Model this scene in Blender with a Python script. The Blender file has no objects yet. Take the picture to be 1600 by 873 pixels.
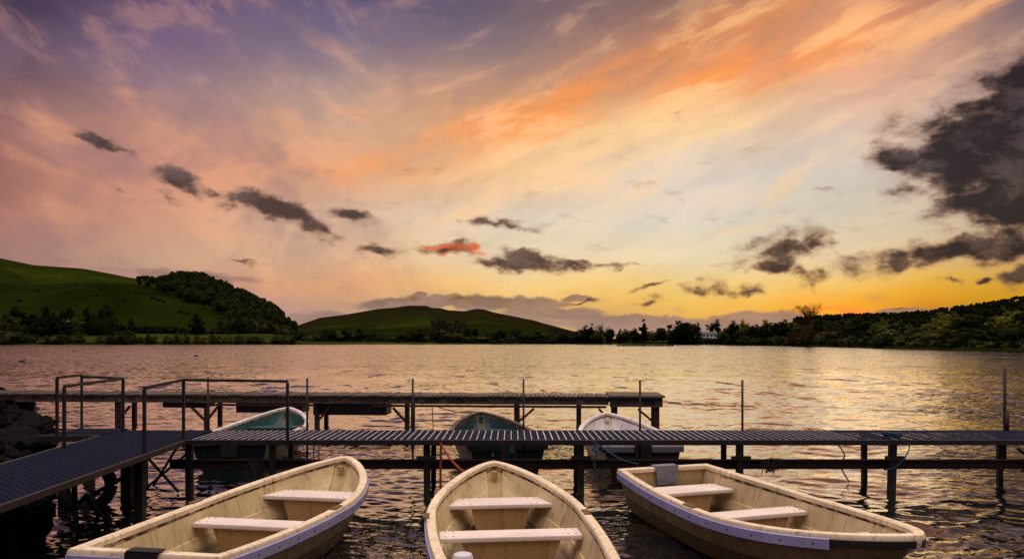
import bpy, bmesh, math, random
import numpy as np
from mathutils import Vector, Matrix

# ------------------------------------------------------------------ scene, camera, sky, sun, exposure
S = bpy.context.scene
C = S.collection
R = math.radians
F, HC, HY = 1125.8, 2.04, 531.9            # focal length in photo pixels, eye height, horizon row

cam_d = bpy.data.cameras.new("camera")
cam = bpy.data.objects.new("camera", cam_d); C.objects.link(cam)
cam.location = (0, 0, HC); cam.rotation_euler = (R(90), 0, 0)
cam_d.sensor_width = 36.0; cam_d.lens = 36.0 * F / 1600.0
cam_d.shift_y = (HY - 436.5) / 1600.0
cam_d.clip_start = 0.05; cam_d.clip_end = 12000
S.camera = cam
S.view_settings.view_transform = 'Standard'; S.view_settings.look = 'None'
S.view_settings.exposure = 0.0; S.view_settings.gamma = 1.0
S.view_settings.use_curve_mapping = False
S.render.engine = 'CYCLES'
S.cycles.use_denoising = False
S.cycles.use_adaptive_sampling = True
S.cycles.adaptive_threshold = 0.01
S.cycles.max_bounces = 6; S.cycles.glossy_bounces = 3; S.cycles.diffuse_bounces = 3
S.cycles.caustics_reflective = False; S.cycles.caustics_refractive = False

SUN_AZ, SUN_EL = R(26.0), R(3.5)

def lin(c):
    return tuple(((v / 255.0) / 12.92 if v / 255.0 <= 0.04045 else ((v / 255.0 + 0.055) / 1.055) ** 2.4) for v in c)

class NT:
    """small helper for building node trees"""
    def __init__(s, tree):
        s.t = tree; s.t.nodes.clear()
    def n(s, ty, ins=None, **kw):
        nd = s.t.nodes.new(ty)
        for k, v in kw.items(): setattr(nd, k, v)
        for k, v in (ins or {}).items(): s.put(nd.inputs[k], v)
        return nd
    def put(s, sock, v):
        if isinstance(v, bpy.types.NodeSocket): s.t.links.new(v, sock)
        elif v is not None:
            if isinstance(v, (tuple, list)) and sock.type == 'RGBA' and len(v) == 3: v = (*v, 1)
            sock.default_value = v
    def m(s, op, a, b=None, c=None, clamp=False):
        nd = s.t.nodes.new('ShaderNodeMath'); nd.operation = op; nd.use_clamp = clamp
        for i, v in enumerate((a, b, c)):
            if v is not None: s.put(nd.inputs[i], v)
        return nd.outputs[0]
    def v(s, op, a, b=None, scale=None, out=0):
        nd = s.t.nodes.new('ShaderNodeVectorMath'); nd.operation = op
        s.put(nd.inputs[0], a)
        if b is not None: s.put(nd.inputs[1], b)
        if scale is not None: s.put(nd.inputs['Scale'], scale)
        return nd.outputs[out]
    def mr(s, x, a, b, c=0.0, d=1.0, smooth=False):
        nd = s.n('ShaderNodeMapRange'); nd.interpolation_type = 'SMOOTHSTEP' if smooth else 'LINEAR'; nd.clamp = True
        for i, v in enumerate((x, a, b, c, d)): s.put(nd.inputs[i], v)
        return nd.outputs[0]
    def mix(s, f, a, b, blend='MIX'):
        nd = s.n('ShaderNodeMix', data_type='RGBA', blend_type=blend)
        s.put(nd.inputs[0], f); s.put(nd.inputs[6], a); s.put(nd.inputs[7], b)
        return nd.outputs[2]
    def ramp(s, f, stops, interp='LINEAR'):
        nd = s.n('ShaderNodeValToRGB'); cr = nd.color_ramp; cr.interpolation = interp
        while len(cr.elements) < len(stops): cr.elements.new(0.5)
        for e, (p, c) in zip(cr.elements, stops):
            e.position = p; e.color = (*c[:3], 1)
        s.put(nd.inputs[0], f)
        return nd.outputs[0]
    def noise(s, vec, scale, detail=4, rough=0.55, dist=0.0, out=0):
        nd = s.n('ShaderNodeTexNoise', {'Scale': scale, 'Detail': detail, 'Roughness': rough, 'Distortion': dist})
        if vec is not None: s.put(nd.inputs['Vector'], vec)
        return nd.outputs[out]
    def mapping(s, vec, loc=(0, 0, 0), rot=(0, 0, 0), sc=(1, 1, 1), kind='POINT'):
        nd = s.n('ShaderNodeMapping', vector_type=kind)
        s.put(nd.inputs[0], vec)
        nd.inputs['Location'].default_value = loc; nd.inputs['Rotation'].default_value = rot; nd.inputs['Scale'].default_value = sc
        return nd.outputs[0]

def azel(px, py):                           # direction (azimuth, elevation) of a place in the sky
    u, w = (px - 800) / F, (HY - py) / F
    return math.atan(u), math.atan(w / math.sqrt(1 + u * u))

def build_world():
    w = bpy.data.worlds.new("World"); S.world = w; w.use_nodes = True
    N = NT(w.node_tree)
    gen = N.v('NORMALIZE', N.n('ShaderNodeTexCoord').outputs['Generated'])
    sp = N.n('ShaderNodeSeparateXYZ'); N.put(sp.inputs[0], gen)
    az = N.m('ARCTAN2', sp.outputs[0], sp.outputs[1])
    el = N.m('ARCSINE', sp.outputs[2])
    cb = N.n('ShaderNodeCombineXYZ'); N.put(cb.inputs[0], az); N.put(cb.inputs[1], el)
    P = cb.outputs[0]
    # slow warp so that no gradient runs straight
    wn = N.v('SUBTRACT', N.noise(P, 3.2, 4, 0.55, 0.4, out=1), (0.5, 0.5, 0.5))
    Pw = N.v('ADD', P, N.v('SCALE', wn, scale=0.085))
    s2 = N.n('ShaderNodeSeparateXYZ'); N.put(s2.inputs[0], Pw)
    azw, elw = s2.outputs[0], s2.outputs[1]
    rows = [530, 500, 470, 440, 400, 340, 270, 200, 130, 60, 0]
    cols = {
        0:    [(140,112,116),(146,114,116),(150,115,116),(154,116,114),(160,119,114),(174,119,109),(160,108,98),(154,109,106),(122,90,97),(88,70,95),(58,46,68)],
        250:  [(170,140,142),(176,145,145),(190,150,142),(190,143,130),(206,164,136),(214,158,130),(214,150,124),(204,148,127),(152,121,132),(121,98,129),(107,83,115)],
        530:  [(170,145,142),(182,150,140),(205,158,128),(238,174,120),(234,190,148),(226,188,158),(234,168,124),(202,165,142),(168,142,139),(124,112,136),(90,86,124)],
        800:  [(196,160,122),(206,168,120),(240,190,112),(250,208,132),(240,218,178),(229,213,190),(252,204,150),(242,172,112),(192,146,122),(140,118,119),(112,96,110)],
        1070: [(196,150,96),(232,176,86),(246,196,96),(248,208,128),(238,218,178),(225,214,196),(228,214,200),(255,216,162),(242,164,112),(192,134,106),(148,112,99)],
        1330: [(206,138,60),(240,150,42),(250,176,58),(244,198,108),(234,208,164),(218,204,180),(214,202,188),(225,196,176),(240,180,144),(228,156,116),(214,150,113)],
        1600: [(150,96,14),(176,118,16),(206,148,26),(216,164,52),(208,172,116),(204,186,162),(188,168,152),(190,166,151),(182,156,150),(172,138,127),(124,104,112)],
    }
    elmax = 0.5
    def column(stops): return N.ramp(N.m('DIVIDE', elw, elmax), stops, 'LINEAR')
    prev = None; paz = None
    order = []
    back = [(0.0, lin((88,72,84))), (0.25, lin((104,86,96))), (0.6, lin((112,98,116))), (1.0, lin((124,110,134)))]
    order.append((-2.6, back)); order.append((-1.15, [(0.0, lin((116,92,104))), (0.3, lin((140,104,108))), (1.0, lin((92,76,100)))]))
    for px, cs in cols.items():
        st = []
        for y, c in zip(rows, cs):
            a, e = azel(px, y)
            st.append((min(1, max(0, e / elmax)), lin(c)))
        order.append((azel(px, 530)[0], st))
    order.append((1.15, [(0.0, lin((150,110,90))), (0.3, lin((150,118,110))), (1.0, lin((110,94,104)))]))
    order.append((2.6, back))
    for a, st in order:
        c = column(st)
        prev = c if prev is None else N.mix(N.mr(azw, paz, a, smooth=False), prev, c)
        paz = a
    # clear-sky share from a real sky model with the same sun
    sky = N.n('ShaderNodeTexSky'); sky.sky_type = 'NISHITA'; sky.sun_disc = False
    sky.sun_elevation = SUN_EL; sky.sun_rotation = SUN_AZ; sky.altitude = 100
    col = N.mix(1.0, N.v('SCALE', prev, scale=.97), N.v('SCALE', sky.outputs[0], scale=0.0006), 'ADD')
    # zenith, above the frame: unseen brightness added to light the boats
    zen = N.mix(N.mr(az, -1.2, 1.0), lin((244, 230, 236)), lin((252, 236, 226)))
    zen = N.v('SCALE', zen, scale=3.1)
    col = N.mix(N.mr(el, 0.58, 1.10, smooth=True), col, zen)
    # cirrus fibres: two directions, right ones climb to the right, left ones fall to the right
    Pf = N.v('ADD', P, N.v('SCALE', wn, scale=0.03))
    def fib(rot, sx, sy, det, seed):
        return N.noise(N.mapping(Pf, (seed, seed * 0.7, 0), (0, 0, R(rot)), (1 / sx, 1 / sy, 1), 'TEXTURE'), 1.0, det, 0.60, 0.35)
    fr = fib(22, 2.6, 8.5, 9, 3.1); fr2 = fib(18, 6.0, 22, 9, 7.7)
    fl = fib(-16, 4.2, 8.5, 9, 1.3); fl2 = fib(-26, 8.0, 16, 9, 5.9)
    side = N.mr(az, -0.33, -0.02, smooth=True)
    f1 = N.mix(side, fl, fr); f2 = N.mix(side, fl2, fr2)
    fsum = N.m('ADD', N.m('MULTIPLY', f1, 0.65), N.m('MULTIPLY', f2, 0.35))
    low = N.mr(el, 0.02, 0.16, smooth=True)
    def blobs(pv, lst, soft=False):
        out = None
        for (px, py, a, b, rot, wt) in lst:
            ca, ce = azel(px, py)
            u = (px - 800) / F; k = 1 / (1 + u * u)
            if out is not None:             # evaluated one after the other
                dep = N.n('ShaderNodeVectorMath', operation='MULTIPLY_ADD')
                N.put(dep.inputs[0], out); dep.inputs[1].default_value = (1e-9, 1e-9, 1e-9); N.put(dep.inputs[2], pv); src = dep.outputs[0]
            else: src = pv
            mp = N.mapping(src, (ca, ce, 0), (0, 0, R(-rot)), (a / F * k, b / F * math.sqrt(k), 1), 'TEXTURE')
            d2 = N.v('DOT_PRODUCT', mp, mp, out=1)
            if soft: val = N.m('POWER', 0.36, N.m('MULTIPLY_ADD', d2, 1.0, -math.log(wt) / math.log(1 / .36)))
            else: val = N.m('MULTIPLY_ADD', d2, -wt, wt)
            out = val if out is None else N.m('MAXIMUM', out, val)
        return N.m('MAXIMUM', out, 0.0)
    # sun-lit streaks
    lit = blobs(Pw, [(700,232,240,36,-20,1.0),(900,170,240,40,-23,1.0),(1110,118,150,30,-24,.9),(1300,85,200,44,-17,.75),(1480,40,160,20,-16,.5),
                     (560,278,130,24,-12,.7),(1180,20,200,40,-12,.45)])
    lit = N.m('MULTIPLY', lit, N.mr(fsum, 0.40, 0.58, smooth=True))
    col = N.mix(N.m('MULTIPLY', lit, 1.0, clamp=True), col, lin((255, 154, 78)))
    pale = blobs(Pw, [(760,262,200,20,-12,.9),(930,225,230,26,-20,.9),(830,300,260,20,-14,.6),(1120,190,180,26,-15,.7),(1230,290,60,14,-25,.6),(1170,345,120,8,-8,.5),
                      (1100,265,200,16,-14,.4)])
    pale = N.m('MULTIPLY', pale, N.mr(fsum, 0.40, 0.58, smooth=True))
    col = N.mix(N.m('MULTIPLY', pale, 0.8, clamp=True), col, lin((255, 212, 156)))
    pink = blobs(Pw, [(110,200,120,16,14,.5),(60,250,110,14,12,.5),(250,165,80,18,14,.7),(70,320,140,26,4,.6),(300,205,130,20,12,.6),(260,310,190,24,6,.5),(560,190,60,10,8,.8),(455,200,60,16,8,.5),
                      (510,70,60,16,10,.45),(655,140,70,26,12,.5),(560,440,130,14,-5,.9),(430,405,90,12,-4,.5),(350,360,120,16,8,.4),(400,20,110,22,8,.3)])
    pink = N.m('MULTIPLY', pink, N.mr(fsum, 0.42, 0.60, smooth=True))
    col = N.mix(N.m('MULTIPLY', pink, 0.8, clamp=True), col, lin((240, 168, 126)))
    # thin bright filaments inside the lit cloud
    fil = N.m('MULTIPLY', N.mr(f2, 0.50, 0.62, smooth=True), N.m('ADD', N.m('MAXIMUM', lit, pale), N.m('MULTIPLY', N.mr(el, .10, .28), .35), clamp=True))
    col = N.mix(N.m('MULTIPLY', fil, 0.55), col, N.mix(N.mr(az, -.35, .1), lin((232, 172, 146)), lin((255, 206, 150))))
    # grey-blue gaps between the fibres
    gap = N.m('MULTIPLY', N.mr(fsum, 0.52, 0.30, smooth=True), N.m('MULTIPLY', N.mr(el, 0.10, 0.30, smooth=True), 0.26))
    col = N.mix(gap, col, N.mix(0.55, col, lin((132, 122, 140))))
    col = N.mix(N.mr(el, 0.02, 0.30, 0.3, 1.0), col, N.ramp(N.mr(f2, .33, .67), [(0.1, (.88,.89,.92)), (0.5, (1,1,1)), (0.8, (1.09,1.06,1.02))]), 'MULTIPLY')
    n4 = N.noise(Pf, 6.5, 8, 0.6, 0.5)
    pm = N.m('MULTIPLY', N.mr(n4, 0.48, 0.64, smooth=True), N.m('MULTIPLY', N.mr(az, 0.12, -0.25), N.mr(el, .03, .12)))
    col = N.mix(N.m('MULTIPLY', pm, .42), col, lin((140, 108, 122)))
    # glow where the sun has gone behind the ridge cloud
    glow = blobs(P, [(1318,494,150,26,0,.55),(1262,482,60,16,0,.5)])
    col = N.mix(glow, col, lin((255, 176, 52)))
    # low mauve bank on the horizon
    jn = N.v('SUBTRACT', N.noise(P, 26.0, 5, 0.6, out=1), (0.5, 0.5, 0.5))
    Pj = N.v('ADD', P, N.v('SCALE', jn, scale=0.022))
    n1 = N.noise(N.mapping(P, (2, 5, 0), (0, 0, 0), (16, 46, 1)), 1.0, 8, 0.62, 0.35)
    n1c = N.m('SUBTRACT', n1, 0.5)
    bank = blobs(Pj, [(640,474,130,13,-2,.9),(780,474,130,16,1,1.0),(860,490,110,14,2,.9),(1000,506,150,17,0,1.0),(1190,509,170,26,0,1.1),(520,505,130,20,0,.8),(700,505,240,18,0,.9),
                      (1400,490,130,9,-3,.8),(655,461,16,10,0,.9),(905,467,34,6,0,.9),(300,432,160,12,2,.5),(60,405,120,16,0,.3),(930,497,22,10,0,.9)])
    bd = N.m('ADD', bank, N.m('MULTIPLY', n1c, 1.5))
    bm = N.mr(bd, 0.08, 0.60, smooth=True)
    bcol = N.mix(N.mr(el, 0.012, 0.062), lin((158, 130, 124)), N.mix(N.mr(az, -0.1, 0.35), lin((108, 86, 86)), lin((114, 82, 66))))
    bcol = N.mix(N.mr(n1, 0.40, 0.66), bcol, N.mix(0.5, bcol, lin((188, 150, 128))))
    col = N.mix(N.m('MULTIPLY', bm, 0.86), col, bcol)
    # burning rim by the sun
    Pr = N.v('ADD', P, N.v('SCALE', jn, scale=0.008))
    rim = blobs(Pr, [(1335,486,34,6,3,1.4),(1290,481,40,4,-3,1.0),(1355,491,30,4,2,1.2)])
    col = N.mix(N.m('MINIMUM', rim, 1.0), col, (1.15, 0.32, 0.045))
    # dark cumulus scraps
    dn = N.v('SUBTRACT', N.noise(P, 8.0, 3, 0.5, out=1), (0.5, 0.5, 0.5)); dn2 = N.v('SUBTRACT', N.noise(N.mapping(P, (3, 1, 0), sc=(1, 1.5, 1)), 30.0, 6, 0.56, out=1), (0.5, 0.5, 0.5))
    Pd = N.v('ADD', P, N.v('ADD', N.v('SCALE', dn, scale=0.05), N.v('SCALE', dn2, scale=0.034)))
    dark = blobs(Pd, [
        (1560,225,165,98,0,1.7),(1605,150,90,80,-35,1.5),(1500,185,110,48,-24,1.2),(1420,246,86,30,4,1.1),(1455,205,80,40,-20,.8),(1430,300,70,26,8,.8),(1480,345,60,20,10,.8),(1470,225,70,34,-10,1.0),(1530,320,100,52,10,1.3),(1600,300,110,70,0,1.7),
        (1420,290,36,18,10,.75),(1570,105,50,26,-38,.8),
        (1470,400,170,24,-5,1.2),(1570,390,100,30,-4,1.2),(1600,428,56,22,-12,1.2),(1488,447,24,9,0,.9),(1538,442,20,9,0,.9),(1390,402,60,10,-4,.8),
        (1240,388,86,34,-4,.95),(1210,400,90,20,0,.7),(1205,411,64,13,0,.95),(1266,428,34,18,15,.9),(1180,392,62,9,0,.65),(1318,380,42,9,0,.6),(1272,442,16,12,60,.7),(1255,368,50,14,-8,.6),
        (1098,449,46,13,-6,1.05),(1105,436,30,12,0,.6),(1170,443,30,9,0,.75),
        (1010,450,32,7,-16,.9),(1019,472,24,7,0,1.0),(1050,477,10,4,0,.6),
        (815,412,92,14,4,1.2),(810,404,46,12,0,1.1),(905,419,90,8,0,1.0),(970,419,36,6,-4,.8),
        (775,351,76,10,3,1.05),(595,392,38,11,0,1.1),(703,396,66,13,3,1.05),
        (548,340,44,13,10,1.0),(440,336,100,19,20,1.4),(398,318,54,19,20,1.15),(505,360,46,10,20,1.05),(365,322,40,12,15,.65),
        (285,278,66,16,14,1.2),(332,290,30,10,14,1.0),(265,304,34,9,18,.7),(152,223,52,12,16,1.05),(184,236,36,11,15,.9),(205,256,26,9,30,.55),(176,296,26,11,10,.5),(250,265,26,14,0,.6),
        (375,405,50,4,6,.7),(1300,298,34,7,6,.55),(1340,346,20,6,0,.3),
        (905,467,30,4,0,.8),(655,460,18,7,10,.7),(760,470,110,7,0,.6),(1230,484,26,4,-3,.5),(1395,487,60,3,-2,.6)], True)
    n2 = N.noise(N.mapping(P, (9, 4, 0), (0, 0, 0), (24, 40, 1)), 1.0, 10, 0.62, 0.2)
    dd = N.m('ADD', N.m('MULTIPLY_ADD', dark, 1.25, -.42), N.m('MULTIPLY', N.m('MULTIPLY', N.m('SUBTRACT', n2, 0.52), 2.6), N.mr(dark, .02, .45)))
    dmask = N.mr(dd, -0.16, 0.72, smooth=True)
    core = N.mix(N.mr(az, 0.1, 0.55), lin((74, 56, 52)), lin((32, 24, 30)))
    edge = N.mix(N.mr(el, 0.03, 0.2), lin((170, 118, 66)), lin((156, 120, 106)))
    dcol = N.mix(N.mr(dd, 0.10, 0.95, smooth=True), edge, core)
    n3 = N.noise(N.mapping(P, (1, 8, 0), (0, 0, 0), (17, 30, 1)), 1.0, 9, 0.64, 0.3)
    dcol = N.mix(N.m('MULTIPLY', N.mr(n3, 0.46, 0.64, smooth=True), N.mr(az, .1, .5, .55, .34)), dcol, N.mix(N.mr(el, .02, .2), lin((140, 106, 76)), lin((118, 98, 98))))
    col = N.mix(N.m('MULTIPLY', dmask, 0.96), col, dcol)
    # ember lining of one scrap
    emb = blobs(Pd, [(688,390,48,5,4,1.2),(735,396,40,5,-4,1.2),(690,404,36,4,2,.9)])
    emb = N.m('MULTIPLY', emb, N.mr(n2, 0.4, 0.6))
    col = N.mix(N.m('MINIMUM', emb, 0.9), col, lin((240, 104, 52)))
    full = N.v('SCALE', col, scale=10.0)
    bg = N.n('ShaderNodeBackground', {'Color': full, 'Strength': 0.1})
    out = N.n('ShaderNodeOutputWorld'); N.t.links.new(bg.outputs[0], out.inputs[0])
    w.cycles.sampling_method = 'MANUAL'; w.cycles.sample_map_resolution = 512
build_world()

sun_d = bpy.data.lights.new("sun", 'SUN'); sun_d.energy = 0.012; sun_d.angle = R(10); sun_d.color = (1, .72, .42)
sun = bpy.data.objects.new("sun", sun_d); C.objects.link(sun)
sdir = Vector((math.sin(SUN_AZ) * math.cos(SUN_EL), math.cos(SUN_AZ) * math.cos(SUN_EL), math.sin(SUN_EL)))
sun.rotation_euler = sdir.to_track_quat('Z', 'Y').to_euler()
sun.location = (40, 80, 30)

# ------------------------------------------------------------------ helpers
rng = random.Random(7)

def at(px, py, Y):
    """world point seen at photo place (px, py) at depth Y"""
    return Vector(((px - 800) / F * Y, Y, HC - (py - HY) / F * Y))
def X_of(px, Y): return (px - 800) / F * Y

class MB:
    """collects shapes; build() links them as one mesh object"""
    def __init__(s): s.v = []; s.f = []; s.sm = []
    def add(s, vs, fs, smooth=False):
        b = len(s.v); s.v += [tuple(p) for p in vs]
        s.f += [tuple(i + b for i in f) for f in fs]; s.sm += [smooth] * len(fs)
        return s
    def box(s, lo, hi, M=None):
        x0, y0, z0 = lo; x1, y1, z1 = hi
        vs = [Vector(p) for p in ((x0,y0,z0),(x1,y0,z0),(x1,y1,z0),(x0,y1,z0),(x0,y0,z1),(x1,y0,z1),(x1,y1,z1),(x0,y1,z1))]
        if M: vs = [M @ p for p in vs]
        return s.add(vs, [(0,3,2,1),(4,5,6,7),(0,1,5,4),(1,2,6,5),(2,3,7,6),(3,0,4,7)])
    def hexa(s, vs): return s.add(vs, [(0,3,2,1),(4,5,6,7),(0,1,5,4),(1,2,6,5),(2,3,7,6),(3,0,4,7)])
    def bar(s, a, b, w, h=None, up=(0, 0, 1)):
        a, b = Vector(a), Vector(b); h = h or w
        d = (b - a).normalized(); u = Vector(up)
        if abs(d.dot(u)) > .98: u = Vector((0, 1, 0))
        r = d.cross(u).normalized(); u = r.cross(d)
        o = [(-r*w - u*h)/2, (r*w - u*h)/2, (r*w + u*h)/2, (-r*w + u*h)/2]
        return s.hexa([a + o[0], a + o[1], a + o[2], a + o[3], b + o[0], b + o[1], b + o[2], b + o[3]])
    def tube(s, pts, rad, n=8, cap=True):
        pts = [Vector(p) for p in pts]
        rads = rad if isinstance(rad, (list, tuple)) else [rad] * len(pts)
        vs = []; fs = []; pu = None
        for i, p in enumerate(pts):
            d = (pts[min(i + 1, len(pts) - 1)] - pts[max(i - 1, 0)]).normalized()
            if pu is None:
                u = Vector((0, 0, 1)) if abs(d.z) < .9 else Vector((1, 0, 0))
            else: u = pu
            r = d.cross(u)
            if r.length < 1e-4: r = d.cross(Vector((0.3, 1, 0.2)))
            r.normalize(); u = r.cross(d); pu = u
            for k in range(n):
                a = 2 * math.pi * k / n
                vs.append(p + (r * math.cos(a) + u * math.sin(a)) * rads[i])
        for i in range(len(pts) - 1):
            for k in range(n):
                k2 = (k + 1) % n
                fs.append((i*n + k, i*n + k2, (i+1)*n + k2, (i+1)*n + k))
        s.add(vs, fs, True)
        if cap:
            b = len(s.v) - len(vs)
            s.f.append(tuple(b + k for k in range(n - 1, -1, -1))); s.sm.append(False)
            s.f.append(tuple(b + (len(pts) - 1) * n + k for k in range(n))); s.sm.append(False)
        return s
    def build(s, name, mat, parent=None, bevel=0, sharp=35, loc=None):
        me = bpy.data.meshes.new(name)
        me.from_pydata(s.v, [], s.f)
        me.polygons.foreach_set('use_smooth', s.sm)
        if bevel or any(s.sm):
            bm = bmesh.new(); bm.from_mesh(me)
            if bevel:
                es = [e for e in bm.edges if len(e.link_faces) == 2 and e.calc_face_angle(0) > R(30)]
                bmesh.ops.bevel(bm, geom=es, offset=bevel, segments=2, affect='EDGES', clamp_overlap=True, profile=.6)
            bmesh.ops.recalc_face_normals(bm, faces=bm.faces)
            for e in bm.edges:
                if len(e.link_faces) == 2 and e.calc_face_angle(0) > R(sharp): e.smooth = False
            bm.to_mesh(me); bm.free()
        me.materials.append(mat)
        o = bpy.data.objects.new(name, me); C.objects.link(o)
        if parent: o.parent = parent
        if loc: o.location = loc
        return o

def link_np(name, V, Fq, mat, parent=None, smooth=False):
    """mesh from numpy arrays; Fq is an (n, k) face array"""
    me = bpy.data.meshes.new(name)
    k = Fq.shape[1]
    me.vertices.add(len(V)); me.vertices.foreach_set('co', np.asarray(V, np.float32).ravel())
    me.loops.add(Fq.size); me.loops.foreach_set('vertex_index', np.asarray(Fq, np.int32).ravel())
    me.polygons.add(len(Fq)); me.polygons.foreach_set('loop_start', np.arange(0, Fq.size, k, dtype=np.int32))
    me.polygons.foreach_set('use_smooth', np.full(len(Fq), smooth))
    me.update(calc_edges=True); me.validate()
    me.materials.append(mat)
    o = bpy.data.objects.new(name, me); C.objects.link(o)
    if parent: o.parent = parent
    return o

def tag(o, label, cat, group=None):
    o['label'] = label; o['category'] = cat
    if group: o['group'] = group
    return o
def thing(name, label, cat, loc=(0, 0, 0), rz=0, group=None):
    o = bpy.data.objects.new(name, None); C.objects.link(o)
    o.location = loc; o.rotation_euler = (0, 0, rz); o.empty_display_size = .2
    return tag(o, label, cat, group)
def struct(o): o['kind'] = 'structure'; return o
def stuff(o): o['kind'] = 'stuff'; return o

def mat(name, base, rough=.6, dirt=None, dscale=6, damt=.5, dlo=.45, dhi=.7, var=.15, vscale=2.5, stretch=(1, 1, 1), bump=0, bscale=40, metal=0, spec=.3, extra=None):
    m = bpy.data.materials.new(name); m.use_nodes = True
    N = NT(m.node_tree)
    co = N.n('ShaderNodeTexCoord').outputs['Object']
    cs = N.mapping(co, sc=stretch)
    n1 = N.noise(cs, vscale, 5, .6)
    c = N.mix(N.mr(n1, .3, .7), tuple(v * (1 - var) for v in base), tuple(min(1, v * (1 + var)) for v in base))
    if dirt:
        n2 = N.noise(cs, dscale, 7, .68, .4)
        c = N.mix(N.m('MULTIPLY', N.mr(n2, dlo, dhi, smooth=True), damt), c, dirt)
    if extra: c = extra(N, co, c)
    b = N.n('ShaderNodeBsdfPrincipled', {'Base Color': c, 'Roughness': rough, 'Metallic': metal, 'Specular IOR Level': spec})
    if bump:
        bp = N.n('ShaderNodeBump', {'Strength': bump, 'Distance': .01, 'Height': N.noise(cs, bscale, 5, .6)})
        N.t.links.new(bp.outputs[0], b.inputs['Normal'])
    o = N.n('ShaderNodeOutputMaterial'); N.t.links.new(b.outputs[0], o.inputs[0])
    return m

# ------------------------------------------------------------------ terrain
def interp(xs, tab): return np.interp(xs, [t[0] for t in tab], [t[1] for t in tab])
SHORE = [(-2500,330),(0,352),(450,366),(620,400),(900,408),(1040,385),(1150,330),(1240,262),(1385,182),(1500,146),(1600,123),(1900,90),(3500,60)]
HILLA = [(-2500,420),(-600,392),(-200,400),(0,415),(50,424),(130,430),(180,439),(225,448),(300,467),(380,493),(430,509),(470,528),(520,531)]
HILLB = [(120,500),(180,472),(222,464),(250,452),(275,447),(305,448),(330,456),(380,476),(430,499),(452,513),(475,527),(500,531)]
HILLC = [(380,531),(440,520),(470,511),(500,501),(550,494),(590,488),(615,486),(640,482.8),(666,483.2),(674,486),(690,487),(700,489.5),(725,491),(745,487.5),(758,488.5),(770,492),(800,497.5),(835,504),(850,508),(880,515),(910,522),(960,530)]
HILLD = [(960,531),(1100,528),(1180,515),(1250,503),(1330,499),(1400,497),(1450,494),(1500,488),(1560,479),(1600,473),(1750,452),(2300,430),(3500,440)]
def sstep(x): x = np.clip(x, 0, 1); return x * x * (3 - 2 * x)
def layer(px, Y, tab, Y0, RD, fall=1.2, ease=1.0):
    h = HC + (HY - interp(px, tab)) / F * RD - 0.9
    h = np.maximum(h, 0)
    t = np.clip((Y - Y0) / (RD - Y0), 0, 1)
    up = np.where(t < 1, np.sin(t * math.pi / 2) ** ease, 1)
    dn = sstep(1 - (Y - RD) / (RD * fall))
    return h * up * np.where(Y > RD, dn, 1)
def terrain(X, Y):
    X = np.asarray(X, float); Y = np.asarray(Y, float)
    px = 800 + F * X / np.maximum(Y, 1)
    ys = interp(px, SHORE)
    d = Y - ys
    z = np.where(d < 0, np.maximum(-1.2, d * .08), np.minimum(.9, .15 + d * .10))
    wl = np.clip(1 - (px - 420) / 120, 0, 1)
    z = z + np.where(d > 8, 5.0 * sstep((d - 8) / 110) * wl, 0)
    land = np.maximum.reduce([layer(px, Y, HILLA, 478, 800, 1.2, 1.15), layer(px, Y, HILLB, 560, 830, .6, 1.0), layer(px, Y, HILLC, 900, 2300, .5, .8), layer(px, Y, HILLD, 330, 900, 1.5, 1.1)])
    rough = .35 * np.sin(X * .031 + Y * .017) + .25 * np.sin(X * .07 - Y * .05 + 1.3)
    return z + np.where(d > 8, land + rough * np.clip(land / 10, 0, 1), 0)

def leafy_ground():
    m = bpy.data.materials.new('meadow'); m.use_nodes = True; N = NT(m.node_tree)
    co = N.n('ShaderNodeTexCoord').outputs['Object']
    n1 = N.noise(co, .012, 6, .6, .5); n2 = N.noise(N.mapping(co, sc=(1, 2.5, 1)), .09, 6, .65); n3 = N.noise(N.mapping(co, sc=(1, 3, 1)), .004, 5, .6, .8)
    c = N.mix(N.mr(n1, .35, .65), (.007, .0105, .0013), (.017, .0235, .0028))
    c = N.mix(N.m('MULTIPLY', N.mr(n2, .5, .75), .5), c, (.004, .0045, .0014))
    vo = N.n('ShaderNodeTexVoronoi', {'Scale': .0075}); N.put(vo.inputs['Vector'], N.v('ADD', co, N.v('SCALE', N.noise(co, .01, 3, .5, out=1), scale=40)))
    c = N.mix(1.0, c, N.ramp(N.n('ShaderNodeSeparateColor', {'Color': vo.outputs['Color']}).outputs[0], [(0, (.72,.70,.6)), (.5, (1,1,1)), (1, (1.45,1.38,1.2))]), 'MULTIPLY')
    sp = N.n('ShaderNodeSeparateXYZ'); N.put(sp.inputs[0], co)
    lowf = N.m('MULTIPLY', N.mr(sp.outputs[1], 505, 470), N.mr(sp.outputs[1], 368, 385))      # the mown field along the shore
    c = N.mix(lowf, c, N.mix(N.mr(n1, .35, .65), (.022, .030, .005), (.040, .050, .008)))
    far = N.mr(sp.outputs[1], 1000, 1400)
    moor = N.mix(N.mr(n3, .45, .6, smooth=True), (.013, .0125, .0035), (.019, .010, .004))
    moor = N.mix(N.m('MULTIPLY', N.mr(n1, .5, .62), .7), moor, (.008, .006, .003))
    c = N.mix(far, c, moor)
    b = N.n('ShaderNodeBsdfPrincipled', {'Base Color': c, 'Roughness': .95, 'Specular IOR Level': 0.0})
    o = N.n('ShaderNodeOutputMaterial'); N.t.links.new(b.outputs[0], o.inputs[0])
    return m
M_MEADOW = leafy_ground()

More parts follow.
